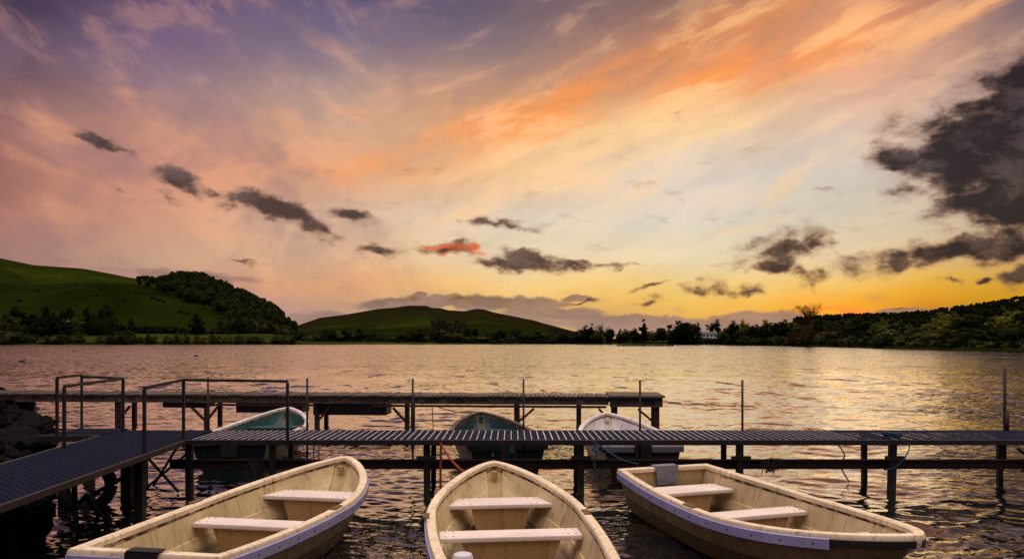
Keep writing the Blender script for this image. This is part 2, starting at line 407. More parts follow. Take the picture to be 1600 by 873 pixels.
def build_terrain():
    us = np.concatenate([np.linspace(-2.0, -.78, 60)[:-1], np.linspace(-.78, .78, 900)[:-1], np.linspace(.78, 2.0, 60)])
    Ys = np.concatenate([np.linspace(55, 200, 60)[:-1], np.linspace(200, 560, 110)[:-1], np.linspace(560, 1000, 60)[:-1], np.linspace(1000, 2500, 60)[:-1], np.linspace(2500, 6000, 14)])
    U, YY = np.meshgrid(us, Ys); XX = U * YY
    Z = terrain(XX, YY)
    V = np.stack([XX, YY, Z], -1).reshape(-1, 3)
    nr, nc = len(Ys), len(us)
    i = np.arange(nr * nc).reshape(nr, nc)
    Fq = np.stack([i[:-1, :-1], i[:-1, 1:], i[1:, 1:], i[1:, :-1]], -1).reshape(-1, 4)
    struct(link_np('hills', V, Fq, M_MEADOW, smooth=True))
build_terrain()

# bed of the lake and the bank the photographer stands on
M_MUD = mat('bank_soil', (.016, .013, .010), .95, (.007, .006, .005), 3, .7, bump=.6, bscale=9, spec=.04)
BANK = [(3.0, 7.0), (4.0, -3.6), (5.2, -4.1), (6.8, -5.0), (8.6, -5.9), (11, -7.0), (13.6, -9.0), (17, -11.2), (22, -14.5), (40, -30), (80, -70)]
def bank_z(X, Y):
    xs = np.interp(Y, [b[0] for b in BANK], [b[1] for b in BANK])
    side = (xs - X) * .42
    front = (3.6 - Y) * .5
    d = np.maximum(side, front)
    return np.clip(d, -1.4, .55) + .05 * np.sin(X * 2.3) * np.cos(Y * 1.9)
def build_bank():
    xs = np.concatenate([np.linspace(-600, -32, 30)[:-1], np.linspace(-32, 14, 200)[:-1], np.linspace(14, 600, 30)]); ys = np.concatenate([np.linspace(-300, -6, 20)[:-1], np.linspace(-6, 45, 230)[:-1], np.linspace(45, 420, 30)])
    XX, YY = np.meshgrid(xs, ys); Z = bank_z(XX, YY)
    Z = np.where(YY > 60, -1.5, Z)
    V = np.stack([XX, YY, Z], -1).reshape(-1, 3); nr, nc = len(ys), len(xs)
    i = np.arange(nr * nc).reshape(nr, nc)
    Fq = np.stack([i[:-1, :-1], i[:-1, 1:], i[1:, 1:], i[1:, :-1]], -1).reshape(-1, 4)
    struct(link_np('ground', V, Fq, M_MUD, smooth=True))
build_bank()

# ------------------------------------------------------------------ water
def water_material():
    m = bpy.data.materials.new('lake_water'); m.use_nodes = True; N = NT(m.node_tree)
    co = N.n('ShaderNodeTexCoord').outputs['Object']
    sp = N.n('ShaderNodeSeparateXYZ'); N.put(sp.inputs[0], co)
    dist = sp.outputs[1]
    def slope(scale, stretch, det, k):
        c = N.noise(N.mapping(co, sc=stretch), scale, det, .6, .3, out=1)
        return N.v('MULTIPLY', N.v('SUBTRACT', c, (.5, .5, .5)), k)
    near = slope(10, (.55, 1.35, 1), 4, (.20, .34, 0))
    mid = slope(1.6, (.7, 1.4, 1), 4, (.46, .46, 0))
    big = slope(.22, (.35, 1.2, 1), 3, (.10, .20, 0))
    patch = N.mr(N.noise(N.mapping(co, sc=(.25, 1, 1)), .10, 4, .6), .35, .7, .55, 1.25)
    fade = N.m('MULTIPLY', N.m('ADD', N.mr(dist, 10, 34, smooth=True), N.mr(dist, 24, 80, 0, 1.5)), patch)
    v = N.v('ADD', near, N.v('SCALE', N.v('ADD', mid, big), scale=fade))
    gn = N.n('ShaderNodeNewGeometry'); geo = gn.outputs['Normal']; inc = gn.outputs['Incoming']
    si = N.n('ShaderNodeSeparateXYZ'); N.put(si.inputs[0], inc)
    hd = N.v('NORMALIZE', N.v('MULTIPLY', inc, (1, 1, 0)))
    fl = N.noise(N.mapping(co, sc=(.55, .20, 1)), 1.0, 5, .62, .3)
    fl = N.m('MULTIPLY', N.mr(fl, .54, .66, smooth=True), N.mr(dist, 14, 30, 0, .20))   # short steep ruffles leaning to the shore
    raw = N.v('ADD', N.v('ADD', geo, v), N.v('SCALE', hd, scale=fl))
    comp = N.v('DOT_PRODUCT', raw, hd, out=1)          # wave backs turned away from the viewer are hidden behind the wave in front
    kz = N.m('MULTIPLY', si.outputs[2], .45)
    lim = N.m('SUBTRACT', N.m('ABSOLUTE', N.m('ADD', comp, kz)), kz)
    nrm = N.v('NORMALIZE', N.v('ADD', raw, N.v('SCALE', hd, scale=N.m('SUBTRACT', lim, comp))))
    cs = N.m('MAXIMUM', N.v('DOT_PRODUCT', nrm, inc, out=1), 0.0)
    fc = N.n('ShaderNodeFloatCurve'); cv = fc.mapping.curves[0]                     # Fresnel of rippled water
    cv.points[0].location = (0, 1.0); cv.points[1].location = (1, .02)
    for x, y in ((.10, .93), (.20, .70), (.30, .38), (.45, .12), (.70, .03)): cv.points.new(x, y)
    fc.mapping.update(); N.put(fc.inputs['Value'], cs); fr = fc.outputs[0]
    df = N.n('ShaderNodeBsdfDiffuse', {'Color': (.006, .008, .009)})
    gl = N.n('ShaderNodeBsdfGlossy', {'Color': (1, .96, .90), 'Roughness': .03, 'Normal': nrm})
    b = N.n('ShaderNodeMixShader', {0: fr}); N.t.links.new(df.outputs[0], b.inputs[1]); N.t.links.new(gl.outputs[0], b.inputs[2])
    o = N.n('ShaderNodeOutputMaterial'); N.t.links.new(b.outputs[0], o.inputs[0])
    return m
def build_water():
    r = np.random.default_rng(11)
    Ys = np.concatenate([np.linspace(-3, 4.4, 30)[:-1], np.exp(np.arange(math.log(4.4), math.log(75), .0032)), np.geomspace(75.5, 700, 60)])
    us = np.concatenate([np.linspace(-6, -1.0, 24)[:-1], np.linspace(-1.0, 1.0, 470)[:-1], np.linspace(1.0, 6, 24)])
    U, YY = np.meshgrid(us, Ys); XX = U * np.maximum(YY, 4.0)
    Z = np.zeros_like(XX)
    wx = XX + .25 * np.sin(YY * .9 + .6 * XX) + .12 * np.sin(2.1 * XX - 1.3 * YY)
    wy = YY + .22 * np.sin(XX * .8 - .5 * YY + 1) + .1 * np.sin(1.9 * XX + 1.1 * YY)
    for i in range(84):
        L = .10 * (1.9 / .10) ** r.random()
        k = 2 * math.pi / L
        th = r.normal(0, .62) + .18
        s = .025 * (1.15 if L < .5 else .75)
        a = s / k
        ph = r.random() * 6.28
        p = k * (math.sin(th) * wx + math.cos(th) * wy) + ph
        Z += a * np.sin(p)
    grp = .65 + .5 * np.sin(XX * .55 + .3 * YY) * np.sin(.45 * YY - .2 * XX + 2)
    cr = Z * grp
    fade = 1 - sstep((YY - 22) / 45)
    Z = cr * fade * sstep((YY + 2) / 3)
    V = np.stack([XX, YY, Z], -1).reshape(-1, 3); nr, nc = U.shape
    i = np.arange(nr * nc).reshape(nr, nc)
    Fq = np.stack([i[:-1, :-1], i[:-1, 1:], i[1:, 1:], i[1:, :-1]], -1).reshape(-1, 4)
    struct(link_np('lake_water', V, Fq, water_material(), smooth=True))
build_water()

# ------------------------------------------------------------------ vegetation
def leaf_mat(name, a, b, ns=7):
    m = bpy.data.materials.new(name); m.use_nodes = True; N = NT(m.node_tree)
    co = N.n('ShaderNodeTexCoord').outputs['Object']
    oi = N.n('ShaderNodeObjectInfo').outputs['Random']
    n = N.noise(co, ns, 4, .7)
    c = N.mix(N.mr(n, .35, .65), a, b)
    k = N.m('MULTIPLY_ADD', oi, .9, .55)
    c = N.v('SCALE', c, scale=k)
    bs = N.n('ShaderNodeBsdfPrincipled', {'Base Color': c, 'Roughness': .9, 'Specular IOR Level': 0.05})
    tr = N.n('ShaderNodeBsdfTranslucent', {'Color': c})
    mx = N.n('ShaderNodeMixShader', {0: .3}); N.t.links.new(bs.outputs[0], mx.inputs[1]); N.t.links.new(tr.outputs[0], mx.inputs[2])
    o = N.n('ShaderNodeOutputMaterial'); N.t.links.new(mx.outputs[0], o.inputs[0])
    return m
M_LEAF = leaf_mat('broad_leaves', (.028, .034, .007), (.058, .066, .013))
M_LEAFD = leaf_mat('dark_needles', (.008, .012, .004), (.016, .021, .007))
M_LEAFL = leaf_mat('fresh_leaves', (.026, .034, .006), (.048, .058, .011))
M_RUST = leaf_mat('brown_twigs', (.045, .026, .009), (.085, .050, .016))
M_OLIVE_LEAF = leaf_mat('olive_leaves', (.055, .060, .008), (.125, .125, .016))
M_BARK = mat('bark', (.030, .023, .017), .9, bump=.4)

def quads(cen, nrm, size, r):
    """leaf quads at cen facing nrm"""
    n = len(cen)
    a = r.normal(size=(n, 3)); a -= (a * nrm).sum(1, keepdims=True) * nrm
    a /= np.linalg.norm(a, axis=1, keepdims=True) + 1e-9
    b = np.cross(nrm, a)
    s = size[:, None] if np.ndim(size) else size
    e = .55 + .45 * r.random((n, 1))
    V = np.stack([cen - a*s, cen - b*s*e, cen + a*s, cen + b*s*e], 1).reshape(-1, 3)
    return V, np.arange(4 * n).reshape(n, 4)
def unit(v): return v / (np.linalg.norm(v, axis=1, keepdims=True) + 1e-9)
def core_sphere(c, rad, n=8):
    vs = []; fs = []
    for i in range(n + 1):
        for j in range(2 * n):
            t = math.pi * i / n; p = math.pi * j / n
            vs.append((c[0] + rad[0]*math.sin(t)*math.cos(p), c[1] + rad[1]*math.sin(t)*math.sin(p), c[2] + rad[2]*math.cos(t)))
    for i in range(n):
        for j in range(2 * n):
            j2 = (j + 1) % (2 * n); fs.append((i*2*n + j, i*2*n + j2, (i+1)*2*n + j2, (i+1)*2*n + j))
    return np.array(vs), np.array(fs)
def join(parts):
    V = []; Fs = []; b = 0
    for v, f in parts: V.append(v); Fs.append(f + b); b += len(v)
    return np.concatenate(V), np.concatenate(Fs)
def crown_geo(seed, kind, nclump=46, per=52, leaf=.034):
    r = np.random.default_rng(seed); parts = []
    if kind == 'broad':
        c = unit(r.normal(size=(nclump, 3))); c[:, 2] = np.where(c[:, 2] < -.93, -c[:, 2], c[:, 2])
        rr = (.55 + .45 * r.random((nclump, 1)))
        lob = 1 + .22 * np.sin(3 * np.arctan2(c[:, 1:2], c[:, 0:1]) + r.random() * 6) + .15 * r.normal(size=(nclump, 1))
        pos = c * rr * lob * np.array([.34, .34, .43]) + np.array([0, 0, .50])
        cr = .07 + .07 * r.random(nclump)
        core = ((0, 0, .48), (.22, .22, .32))
    elif kind == 'bush':
        c = unit(r.normal(size=(nclump, 3))); c[:, 2] = abs(c[:, 2])
        pos = c * (.6 + .4 * r.random((nclump, 1))) * np.array([.5, .5, .78]) * (1 + .14 * r.normal(size=(nclump, 1))) + np.array([0, 0, .08])
        cr = .10 + .08 * r.random(nclump)
        core = ((0, 0, .22), (.38, .38, .45))
    elif kind == 'conifer':
        z = .10 + .88 * (1 - np.sqrt(r.random(nclump))); z = np.round(z * 13) / 13 + .02 * r.normal(size=nclump)
        a = r.random(nclump) * 6.283; rad = .22 * (1 - z) ** .85 * (.6 + .5 * r.random(nclump)) + .005
        pos = np.stack([rad * np.cos(a), rad * np.sin(a), np.clip(z, .05, .985)], 1)
        cr = .025 + .06 * (1 - z)
        core = ((0, 0, .38), (.08, .08, .34))
    for p, s in zip(pos, cr):
        d = unit(r.normal(size=(per, 3)))
        q = p + d * s * (r.random((per, 1)) ** .4) * np.array([1, 1, .75 if kind != 'conifer' else .45])
        nm = unit(d * .8 + r.normal(size=(per, 3)) * .6 + np.array([0, 0, .3]))
        parts.append(quads(q, nm, leaf * (.5 + .8 * r.random(per)), r))
    parts.append(core_sphere(*core))
    return join(parts)
def trunk_mb(seed, kind, lean=.03):
    r = random.Random(seed); mb = MB()
    top = .62 if kind != 'conifer' else .93
    w = .028 if kind != 'conifer' else .016
    mb.tube([(0, 0, -.03), (lean * .3, 0, .2), (lean, lean, .42), (lean * .7, lean, top)], [w * 1.25, w, w * .75, w * .25], 7)
    if kind == 'broad':
        for k in range(6):
            a = k * 1.05 + r.random(); z0 = .26 + .05 * k
            p0 = (lean * .7, lean * .5, z0)
            p2 = (math.cos(a) * .25, math.sin(a) * .25, z0 + .2 + .1 * r.random())
            mb.tube([p0, ((p0[0] + p2[0]) * .5, (p0[1] + p2[1]) * .5, z0 + .08), p2], [w * .5, w * .35, w * .12], 5)
    return mb
protos = {}
def proto(kind, i, m):
    key = (kind, i, m.name)
    if key not in protos:
        V, Fq = crown_geo(100 + 17 * i + len(kind), kind, {'broad': 46, 'bush': 34, 'conifer': 70}[kind], {'broad': 52, 'bush': 44, 'conifer': 26}[kind], {'broad': .032, 'bush': .045, 'conifer': .026}[kind])
        c = link_np('crown', V, Fq, m); t = trunk_mb(i, 'conifer' if kind == 'conifer' else 'broad').build('trunk', M_BARK)
        protos[key] = (c.data, t.data)
        bpy.data.objects.remove(c); bpy.data.objects.remove(t)
    return protos[key]
def child(name, data, parent):
    o = bpy.data.objects.new(name, data); C.objects.link(o); o.parent = parent; return o
def tree(kind, px, top, Y, wpx, label, group=None, m=None, name=None, i=None, cat='tree'):
    Y = max(Y, float(interp(px, SHORE)) + 5)
    X = X_of(px, Y); z = float(terrain(X, Y))
    h = HC + (HY - top) / F * Y - z
    h = max(h, 1.0)
    w = wpx / F * Y
    i = rng.randrange(4) if i is None else i
    cd, td = proto(kind, i, m or M_LEAF)
    nat = {'broad': .76, 'bush': 1.1, 'conifer': .42}[kind]
    sx = w / nat
    if kind == 'bush':
        o = bpy.data.objects.new(name or 'shrub', cd); C.objects.link(o); tag(o, label, cat, group)
        o.location = (X, Y, z - .05 * h); o.rotation_euler = (0, 0, rng.random() * 6.28); o.scale = (sx, sx, h / .95)
        return o
    t = thing(name or {'broad': 'broadleaf_tree', 'conifer': 'conifer_tree'}[kind], label, cat, (X, Y, z), rng.random() * 6.28, group)
    c = child('crown', cd, t); c.scale = (sx, sx, h)
    k = child('trunk', td, t); k.scale = (min(sx, h), min(sx, h), h)
    return t

def far_wood(name, pts, hs, seed, m, per=110, leaf=1.0, spread=.30):
    """many far trees that read as one mass"""
    r = np.random.default_rng(seed); parts = []
    for (x, y, z), h in zip(pts, hs):
        n = per
        d = unit(r.normal(size=(n, 3))); d[:, 2] = np.where(d[:, 2] < -.3, -d[:, 2], d[:, 2])
        sh = np.array([spread * h, spread * h, .46 * h])
        q = np.array([x, y, z + .54 * h]) + d * sh * (.72 + .28 * r.random((n, 1)))
        parts.append(quads(q, unit(d + .5 * r.normal(size=(n, 3))), leaf * (.6 + .6 * r.random(n)), r))
        parts.append(core_sphere((x, y, z + .5 * h), sh * .75, 4))
    V, Fq = join(parts)
    o = link_np(name, V, Fq, m)
    return stuff(o)

def wood_on_hill():
    r = np.random.default_rng(5); pts = []; hs = []
    while len(pts) < 620:
        px = r.uniform(215, 462); Y = r.uniform(575, 850)
        X = X_of(px, Y); z = float(terrain(X, Y))
        py = HY - (z - HC) / Y * F
        edge = 236 + (py - 452) * 2.75
        if px < edge or (px < 345 and py > 492): continue
        pts.append((X, Y, z)); hs.append(r.uniform(5.5, 13) * float(np.interp(px, [215, 235, 285, 425, 462], [.3, .55, 1, 1, .6])))
    o = far_wood('wooded_hill_trees', pts, hs, 6, leaf_mat('hill_wood_leaves', (.006, .009, .002), (.036, .046, .008), .11), 90, 1.3, .34)
    o['label'] = 'dense dark wood covering the steep round hill beside the green slope'; o['category'] = 'wood'
    pts = []; hs = []
    while len(pts) < 1000:
        px = r.uniform(1240, 1720); Y = r.uniform(480, 960)
        X = X_of(px, Y); pts.append((X, Y, float(terrain(X, Y)))); hs.append(r.uniform(3, 5.2))
    o = far_wood('ridge_forest', pts, hs, 8, leaf_mat('ridge_forest_leaves', (.004, .005, .0015), (.022, .026, .005), .07), 60, .8, .34)
    o['label'] = 'dark conifer forest along the low ridge below the sunset glow'; o['category'] = 'forest'
    # scrub line on the far moor
    pts = []; hs = []
    for k in range(120):
        px = r.uniform(676, 728) if k < 60 else r.uniform(860, 905); Y = r.uniform(900, 1100)
        X = X_of(px, Y); pts.append((X, Y, float(terrain(X, Y)))); hs.append(r.uniform(5, 9))
    o = far_wood('moor_plantation', pts, hs, 9, leaf_mat('plantation_leaves', (.016, .014, .008), (.030, .022, .010)), 40, 1.4, .4)
    o['label'] = 'small dark plantation at the foot of the far brown hill'; o['category'] = 'wood'
wood_on_hill()

def plant_trees():
    G = 'shrubs along the far left waterline'
    row = [(8,512,64),(44,519,34),(84,520,40),(120,518,34),(190,513,52),(160,524,24),(236,520,22),(262,523,20),(284,517,30),(311,522,20),(336,520,24),(356,523,20),(373,521,20),(386,524,18),(402,523,30),(432,522,22),(449,521,30),(216,525,20)]
    for k, (px, top, w) in enumerate(row):
        tree('bush', px, top, 358 + (k * 7) % 12, w, 'low rounded dark shrub at the edge of the far left shore', G, M_LEAF, i=k % 4)
    G = 'trees of the dark thicket below the left slope'
    for k, (px, top, w) in enumerate([(12,488,40),(30,482,36),(52,490,34),(14,502,44),(58,503,40),(90,497,40),(108,494,38),(118,505,30),(34,508,36),(80,508,30),(72,488,24)]):
        tree('broad', px, top, 395 + (k * 13) % 45, w, 'dark tree in the thicket at the foot of the left slope', G, M_LEAFD if k % 3 else M_LEAF, i=k % 4)
    for px, top, w, Y, lab in [(75,471,25,440,'tall narrow dark tree, leftmost of the four standing above the left thicket'),
                               (103,474,30,445,'broad dark tree right of the tall narrow one above the left thicket'),
                               (139,474,22,440,'slim dark tree at the right end of the left thicket, beside the largest one'),
                               (166,470,34,438,'largest dark tree at the right end of the left thicket'),
                               (205,494,13,455,'small lone dark tree on the hedge line under the green slope'),
                               (308,487,25,455,'round lone dark tree on the green field before the wooded hill')]:
        tree('bush', px, top, Y, w, lab, None, M_LEAFD, name='broadleaf_tree')
    G = 'paler trees at the foot of the wooded hill'
    for k, (px, top, w) in enumerate([(362,476,36),(378,480,30),(352,486,24),(396,492,34),(414,497,26),(428,500,28),(444,506,26),(455,511,20)]):
        tree('bush', px, top, 470 + k * 3, w * 1.15, 'paler green tree in the row at the foot of the wooded hill', G, M_LEAFL if k < 4 else M_LEAF, name='broadleaf_tree')
    G = 'bushes in the hedge under the left slope'
    for k in range(20):
        px = 185 + k * 9 + rng.uniform(-3, 3)
        tree('bush', px, 505 + rng.uniform(-3, 3) + k * .45, 468, rng.uniform(14, 24), 'dark bush in the hedge between the green slope and the lower field', G, M_LEAFD if k < 14 else M_RUST)
    def gorse(px, py, w, h):
        Ys_ = np.linspace(490, 790, 160); Xs_ = (px - 800) / F * Ys_
        pys = HY - (terrain(Xs_, Ys_) - HC) / Ys_ * F
        Y = float(Ys_[int(np.argmin(abs(pys - py)))])
        tree('bush', px, py - h, Y, w, 'small dark gorse clump growing on the open green slope', 'gorse on the green slope', M_LEAFD, name='gorse_bush')
    for g_ in ((238, 466, 9, 3), (247, 469, 12, 3), (256, 472, 7, 3), (282, 488, 10, 3), (291, 490, 12, 3), (196, 470, 6, 3), (150, 462, 7, 2.5), (60, 455, 8, 3), (118, 446, 6, 2.5), (30, 470, 9, 3)): gorse(*g_)
    G = 'trees of the far shore belt'
    x = 456
    k = 0
    while x < 905:
        top = 519 + 4 * math.sin(x * .045) + rng.uniform(-5, 4)
        tree('broad' if k % 3 else 'bush', x, top, 412 + rng.uniform(0, 26), rng.uniform(22, 38), 'dark tree in the low unbroken belt along the far shore under the brown hill', G, M_LEAF if k % 2 else M_LEAFD, cat='tree', name='belt_tree')
        x += rng.uniform(8, 13); k += 1
    x = 450
    while x < 1010:
        tree('bush', x, 527 + rng.uniform(-2, 3), 411 + rng.uniform(-1, 3), rng.uniform(16, 30), 'low bush at the waterline of the far shore under the brown hill', 'bushes at the far waterline', M_LEAFD)
        x += rng.uniform(12, 18)
    for px, top, w, lab in [(731,514,14,'left one of the two rounded trees rising above the far belt'), (743,513,14,'right one of the two rounded trees rising above the far belt'),
                            (780,518,10,'small lone tree rising above the far belt right of the rounded pair'), (560,513,18,'rounded tree rising above the far belt at the left foot of the brown hill')]:
        tree('broad', px, top, 450, w, lab, None, M_LEAFD)
    # right middle shore
    tree('conifer', 1006, 496, 372, 22, 'tall pointed conifer standing up above the right middle shore', None, M_LEAFD)
    tree('conifer', 925, 503, 400, 16, 'pointed conifer beside the small bare tree at the right end of the brown hill', None, M_LEAFD)
    tree('conifer', 968, 509, 385, 12, 'short pointed conifer left of the tall pointed conifer', None, M_LEAFD)
    tree('conifer', 1090, 496, 345, 14, 'pointed conifer rising just behind the large dome-shaped tree left of the white house', None, M_LEAFD)
    tree('broad', 1070, 498, 335, 48, 'large dome-shaped dark tree left of the white house', None, M_LEAFD)
    tree('broad', 1080, 506, 322, 24, 'paler green round tree in front of the dome-shaped tree left of the white house', None, M_LEAF)
    tree('broad', 1116, 501, 384, 24, 'upright dark tree right behind the white house', None, M_LEAFD)
    tree('broad', 1142, 508, 345, 32, 'green tree just right of the white house', None, M_LEAF)
    tree('broad', 1220, 496, 300, 32, 'tall rounded dark tree left of the large bare tree', None, M_LEAFD)
    tree('broad', 1330, 490, 285, 52, 'broad tall tree crown right of the large bare tree', None, M_LEAF)
    for k, px in enumerate((1093, 1100, 1108, 1116, 1123)):
        tree('bush', px, 525.5 + (k % 2), 349, 15, 'low bush in front of the white house', 'bushes before the white house', M_LEAFD)
    G = 'trees of the right middle shore'
    lst = [(905,515,24),(915,510,22),(935,512,24),(952,514,22),(978,514,24),(992,513,26),(1020,515,24),(1035,512,26),(1050,514,22),(1150,503,26),(1165,502,24),(1178,504,24),(1196,500,26),(1208,506,26),(1240,504,28),(1280,503,34),(1300,501,34),(1352,502,34),(1370,508,34),(1232,512,30),(1160,512,26),(1188,513,28),(1130,514,18),(1060,516,26),(1306,512,36),(1345,514,38),(1288,518,34)]
    for k, (px, top, w) in enumerate(lst):
        Y = 392 - (px - 905) * .25 - (12 if top > 510 else 0)
        tree('broad', px, top, Y, w, 'dark leafy tree in the wooded stretch of the right middle shore', G, (M_LEAF, M_LEAFD, M_OLIVE_LEAF, M_LEAFD)[k % 4])
    for k in range(30):
        px = 1052 + k * 11.4
        Y = float(np.interp(px, [s[0] for s in SHORE], [s[1] for s in SHORE])) + 5
        if 1088 < px < 1126: continue
        tree('bush', px, 524 + rng.uniform(-3, 4), Y, rng.uniform(20, 34), 'bush at the waterline of the right middle shore', 'bushes at the right middle waterline', (M_LEAF, M_LEAFD)[k % 2])
    for k, (px, top, w) in enumerate([(1248,506,26),(1264,502,24),(1256,515,30),(1278,516,26),(1240,518,22)]):
        tree('bush', px, top, 252, w, 'rust-brown scrub around the foot of the large bare tree', 'rust-brown scrub', M_RUST)
    # right near wood
    G = 'trees of the near right wood'
    lst = [(1392,514,36),(1405,505,44),(1424,510,40),(1440,498,50),(1462,502,46),(1484,494,56),(1505,500,50),(1520,488,56),(1546,490,54),(1566,483,56),(1590,486,60),(1612,478,60),(1640,474,60),(1415,520,40),(1450,516,46),(1488,514,48),(1530,510,54),(1572,506,60),(1610,508,60),(1650,505,64),(1470,488,30),(1555,478,40)]
    for k, (px, top, w) in enumerate(lst):
        ys = float(np.interp(px, [s[0] for s in SHORE], [s[1] for s in SHORE]))
        Y = ys + 9 + (26 if top < 500 else 12 if top < 508 else 2)
        tree('broad', px, top, Y, w * rng.uniform(.95, 1.3), 'large leafy tree in the near wood on the right shore', G, (M_OLIVE_LEAF, M_LEAFD, M_LEAF, M_LEAFD, M_OLIVE_LEAF)[k % 5])
    for k in range(26):
        px = 1388 + k * 9.6
        ys = float(np.interp(px, [s[0] for s in SHORE], [s[1] for s in SHORE]))
        tree('bush', px, 526 + rng.uniform(-5, 5) + max(0, (px - 1400) * .01), ys + 4 + rng.uniform(0, 3), rng.uniform(26, 40), 'bush along the waterline under the near right wood', 'bushes under the near right wood', (M_LEAFD, M_LEAFD, M_OLIVE_LEAF)[k % 3])
    tree('conifer', 1410, 492, 330, 12, 'pointed conifer showing above the left end of the near right wood', None, M_LEAFD)
    tree('conifer', 1468, 484, 300, 14, 'pointed conifer showing above the middle of the near right wood', None, M_LEAFD)
plant_trees()

def bare_tree(px, top, Y, label, seed, spread=.9, name='bare_tree'):
    X = X_of(px, Y); z = float(terrain(X, Y)); h = HC + (HY - top) / F * Y - z
    t = thing(name, label, 'tree', (X, Y, z))
    mb_ = mat('pale_bark', (.060, .040, .020), .9)
    r = random.Random(seed); tr = MB(); tw = MB()
    def grow(p, d, ln, w, lev):
        q = p + d * ln
        mid = p + d * ln * .5 + Vector((r.uniform(-1, 1), r.uniform(-1, 1), 0)) * ln * .06
        (tr if lev < 3 else tw).tube([p, mid, q], [w, w * .85, w * .62], 6 if lev < 2 else 4, False)
        if lev >= 7: return
        for k in range(3 if lev < 4 else 2):
            nd = (d + Vector((r.uniform(-1, 1), r.uniform(-1, 1), r.uniform(-.15, .55))) * spread * .75).normalized()
            grow(p + d * ln * r.uniform(.62, 1.0), nd, ln * r.uniform(.64, .84), w * .66, lev + 1)
    grow(Vector((0, 0, -.2)), Vector((0, 0, 1)), h * .30, h * .026, 0)
    a = tr.build('trunk', mb_, t)
    b = tw.build('twigs', M_RUST, t)
    zmax = max(v[2] for v in tw.v); s = h / zmax
    a.scale = b.scale = (s, s, s)
bare_tree(1264, 471, 266, 'large bare-branched tree standing alone against the sunset on the right shore', 4)
bare_tree(944, 503, 398, 'small bare tree at the right end of the brown hill', 9)

def house(px, Y, base, w, h, label, name='white_house', windows=3, dz=0):
    X = X_of(px, Y); z = HC + (HY - base) / F * Y
    t = thing(name, label, 'house', (X, Y, z), R(-8))
    mw = mat('white_render', (.75, .74, .72), .8, var=.06); ms = mat('roof_slate', (.07, .07, .08), .7); mg = mat('window_glass_dark', (.02, .02, .025), .15)
    d = w * .55
    MB().box((-w/2, -d/2, -2.5), (w/2, d/2, h)).build('wall', mw, t)
    rf = MB(); o = .25
    rf.add([(-w/2-o, -d/2-o, h), (w/2+o, -d/2-o, h), (w/2+o, d/2+o, h), (-w/2-o, d/2+o, h), (-w/2-o, 0, h + d*.32), (w/2+o, 0, h + d*.32)],
           [(0,1,5,4),(2,3,4,5),(0,4,3),(1,2,5),(0,3,2,1)])
    r_ = rf.build('roof', ms, t)
    ch = MB().box((w*.3, -.35, h + d*.2), (w*.3+.7, .35, h + d*.32 + 1.0)).build('chimney', mw, r_)
    for k in range(windows):
        x = -w/2 + (k + .5) * w / windows
        wd = MB().box((x-.5, -d/2-.04, h*.42), (x+.5, -d/2+.02, h*.82)).build('window', mg, t)
        MB().box((x-.58, -d/2-.07, h*.38), (x+.58, -d/2-.01, h*.418)).build('sill', mw, wd)
house(1108, 368, 528.0, 7.4, 2.0, 'white house with a dark roof among the trees of the right shore', windows=4)
house(645, 520, 525, 4.8, 1.7, 'tiny white cottage at the foot of the far brown hill', name='white_cottage', windows=2)

def islet():
    r = np.random.default_rng(3)
    n = 2600
    a = r.random(n) * 6.283; q = np.sqrt(r.random(n))
    c = at(1007, 540.4, 268)
    px = c.x + np.cos(a) * q * 10.8; py = c.y + np.sin(a) * q * 4
    mb = MB()
    ring = [(c.x + 11.2 * math.cos(t * .2618), c.y + 4.3 * math.sin(t * .2618), .0) for t in range(24)]
    mb.add(ring + [(c.x, c.y, .18)], [(k, (k + 1) % 24, 24) for k in range(24)], True)
    struct(mb.build('islet_ground', M_MUD))
    cen = np.stack([px, py, .12 + .12 * r.random(n)], 1)
    nm = unit(np.stack([r.normal(size=n), r.normal(size=n), .2 * r.normal(size=n)], 1))
    V, Fq = quads(cen, nm, .22 * (.5 + r.random(n)), r)
    o = stuff(link_np('reeds', V, Fq, M_LEAFL)); o['label'] = 'low flat bed of green reeds out in the lake'; o['category'] = 'reeds'
    # grass fringe on the right shore
    px = r.uniform(1190, 1700, 9000); ys = np.interp(px, [s[0] for s in SHORE], [s[1] for s in SHORE]); Y = ys + r.uniform(-.6, 3.0, 9000)
    X = (px - 800) / F * Y; Z = np.maximum(terrain(X, Y), 0) + .12
    nm = unit(np.stack([.5 * r.normal(size=9000), -1 + 0 * px, .3 * r.normal(size=9000)], 1))
    V, Fq = quads(np.stack([X, Y, Z], 1), nm, .25 * (.5 + r.random(9000)), r)
    o = stuff(link_np('shore_grass', V, Fq, M_LEAFL)); o['label'] = 'strip of bright grass along the right waterline'; o['category'] = 'grass'
islet()

M_DUCK = mat('duck_plumage', (.025, .02, .018), .8)
def duck(px, py, s, rz, label, group=None):
    Y = F * HC / (py - HY); X = X_of(px, Y)
    mb = MB()
    mb.tube([(-.24*s, 0, .07*s), (-.16*s, 0, .06*s), (0, 0, .06*s), (.14*s, 0, .07*s), (.2*s, 0, .1*s)], [.015*s, .07*s, .1*s, .075*s, .03*s], 10)
    mb.tube([(.15*s, 0, .08*s), (.19*s, 0, .17*s), (.21*s, 0, .22*s)], [.04*s, .03*s, .028*s], 8)
    mb.tube([(.17*s, 0, .24*s), (.21*s, 0, .245*s), (.25*s, 0, .24*s), (.31*s, 0, .225*s)], [.025*s, .045*s, .03*s, .012*s], 8)
    o = mb.build('duck', M_DUCK); tag(o, label, 'duck', group); o.location = (X, Y, 0); o.rotation_euler = (0, 0, rz)
duck(34, 565.5, 1.15, .3, 'dark duck on the water by the far left edge, largest of the ducks')
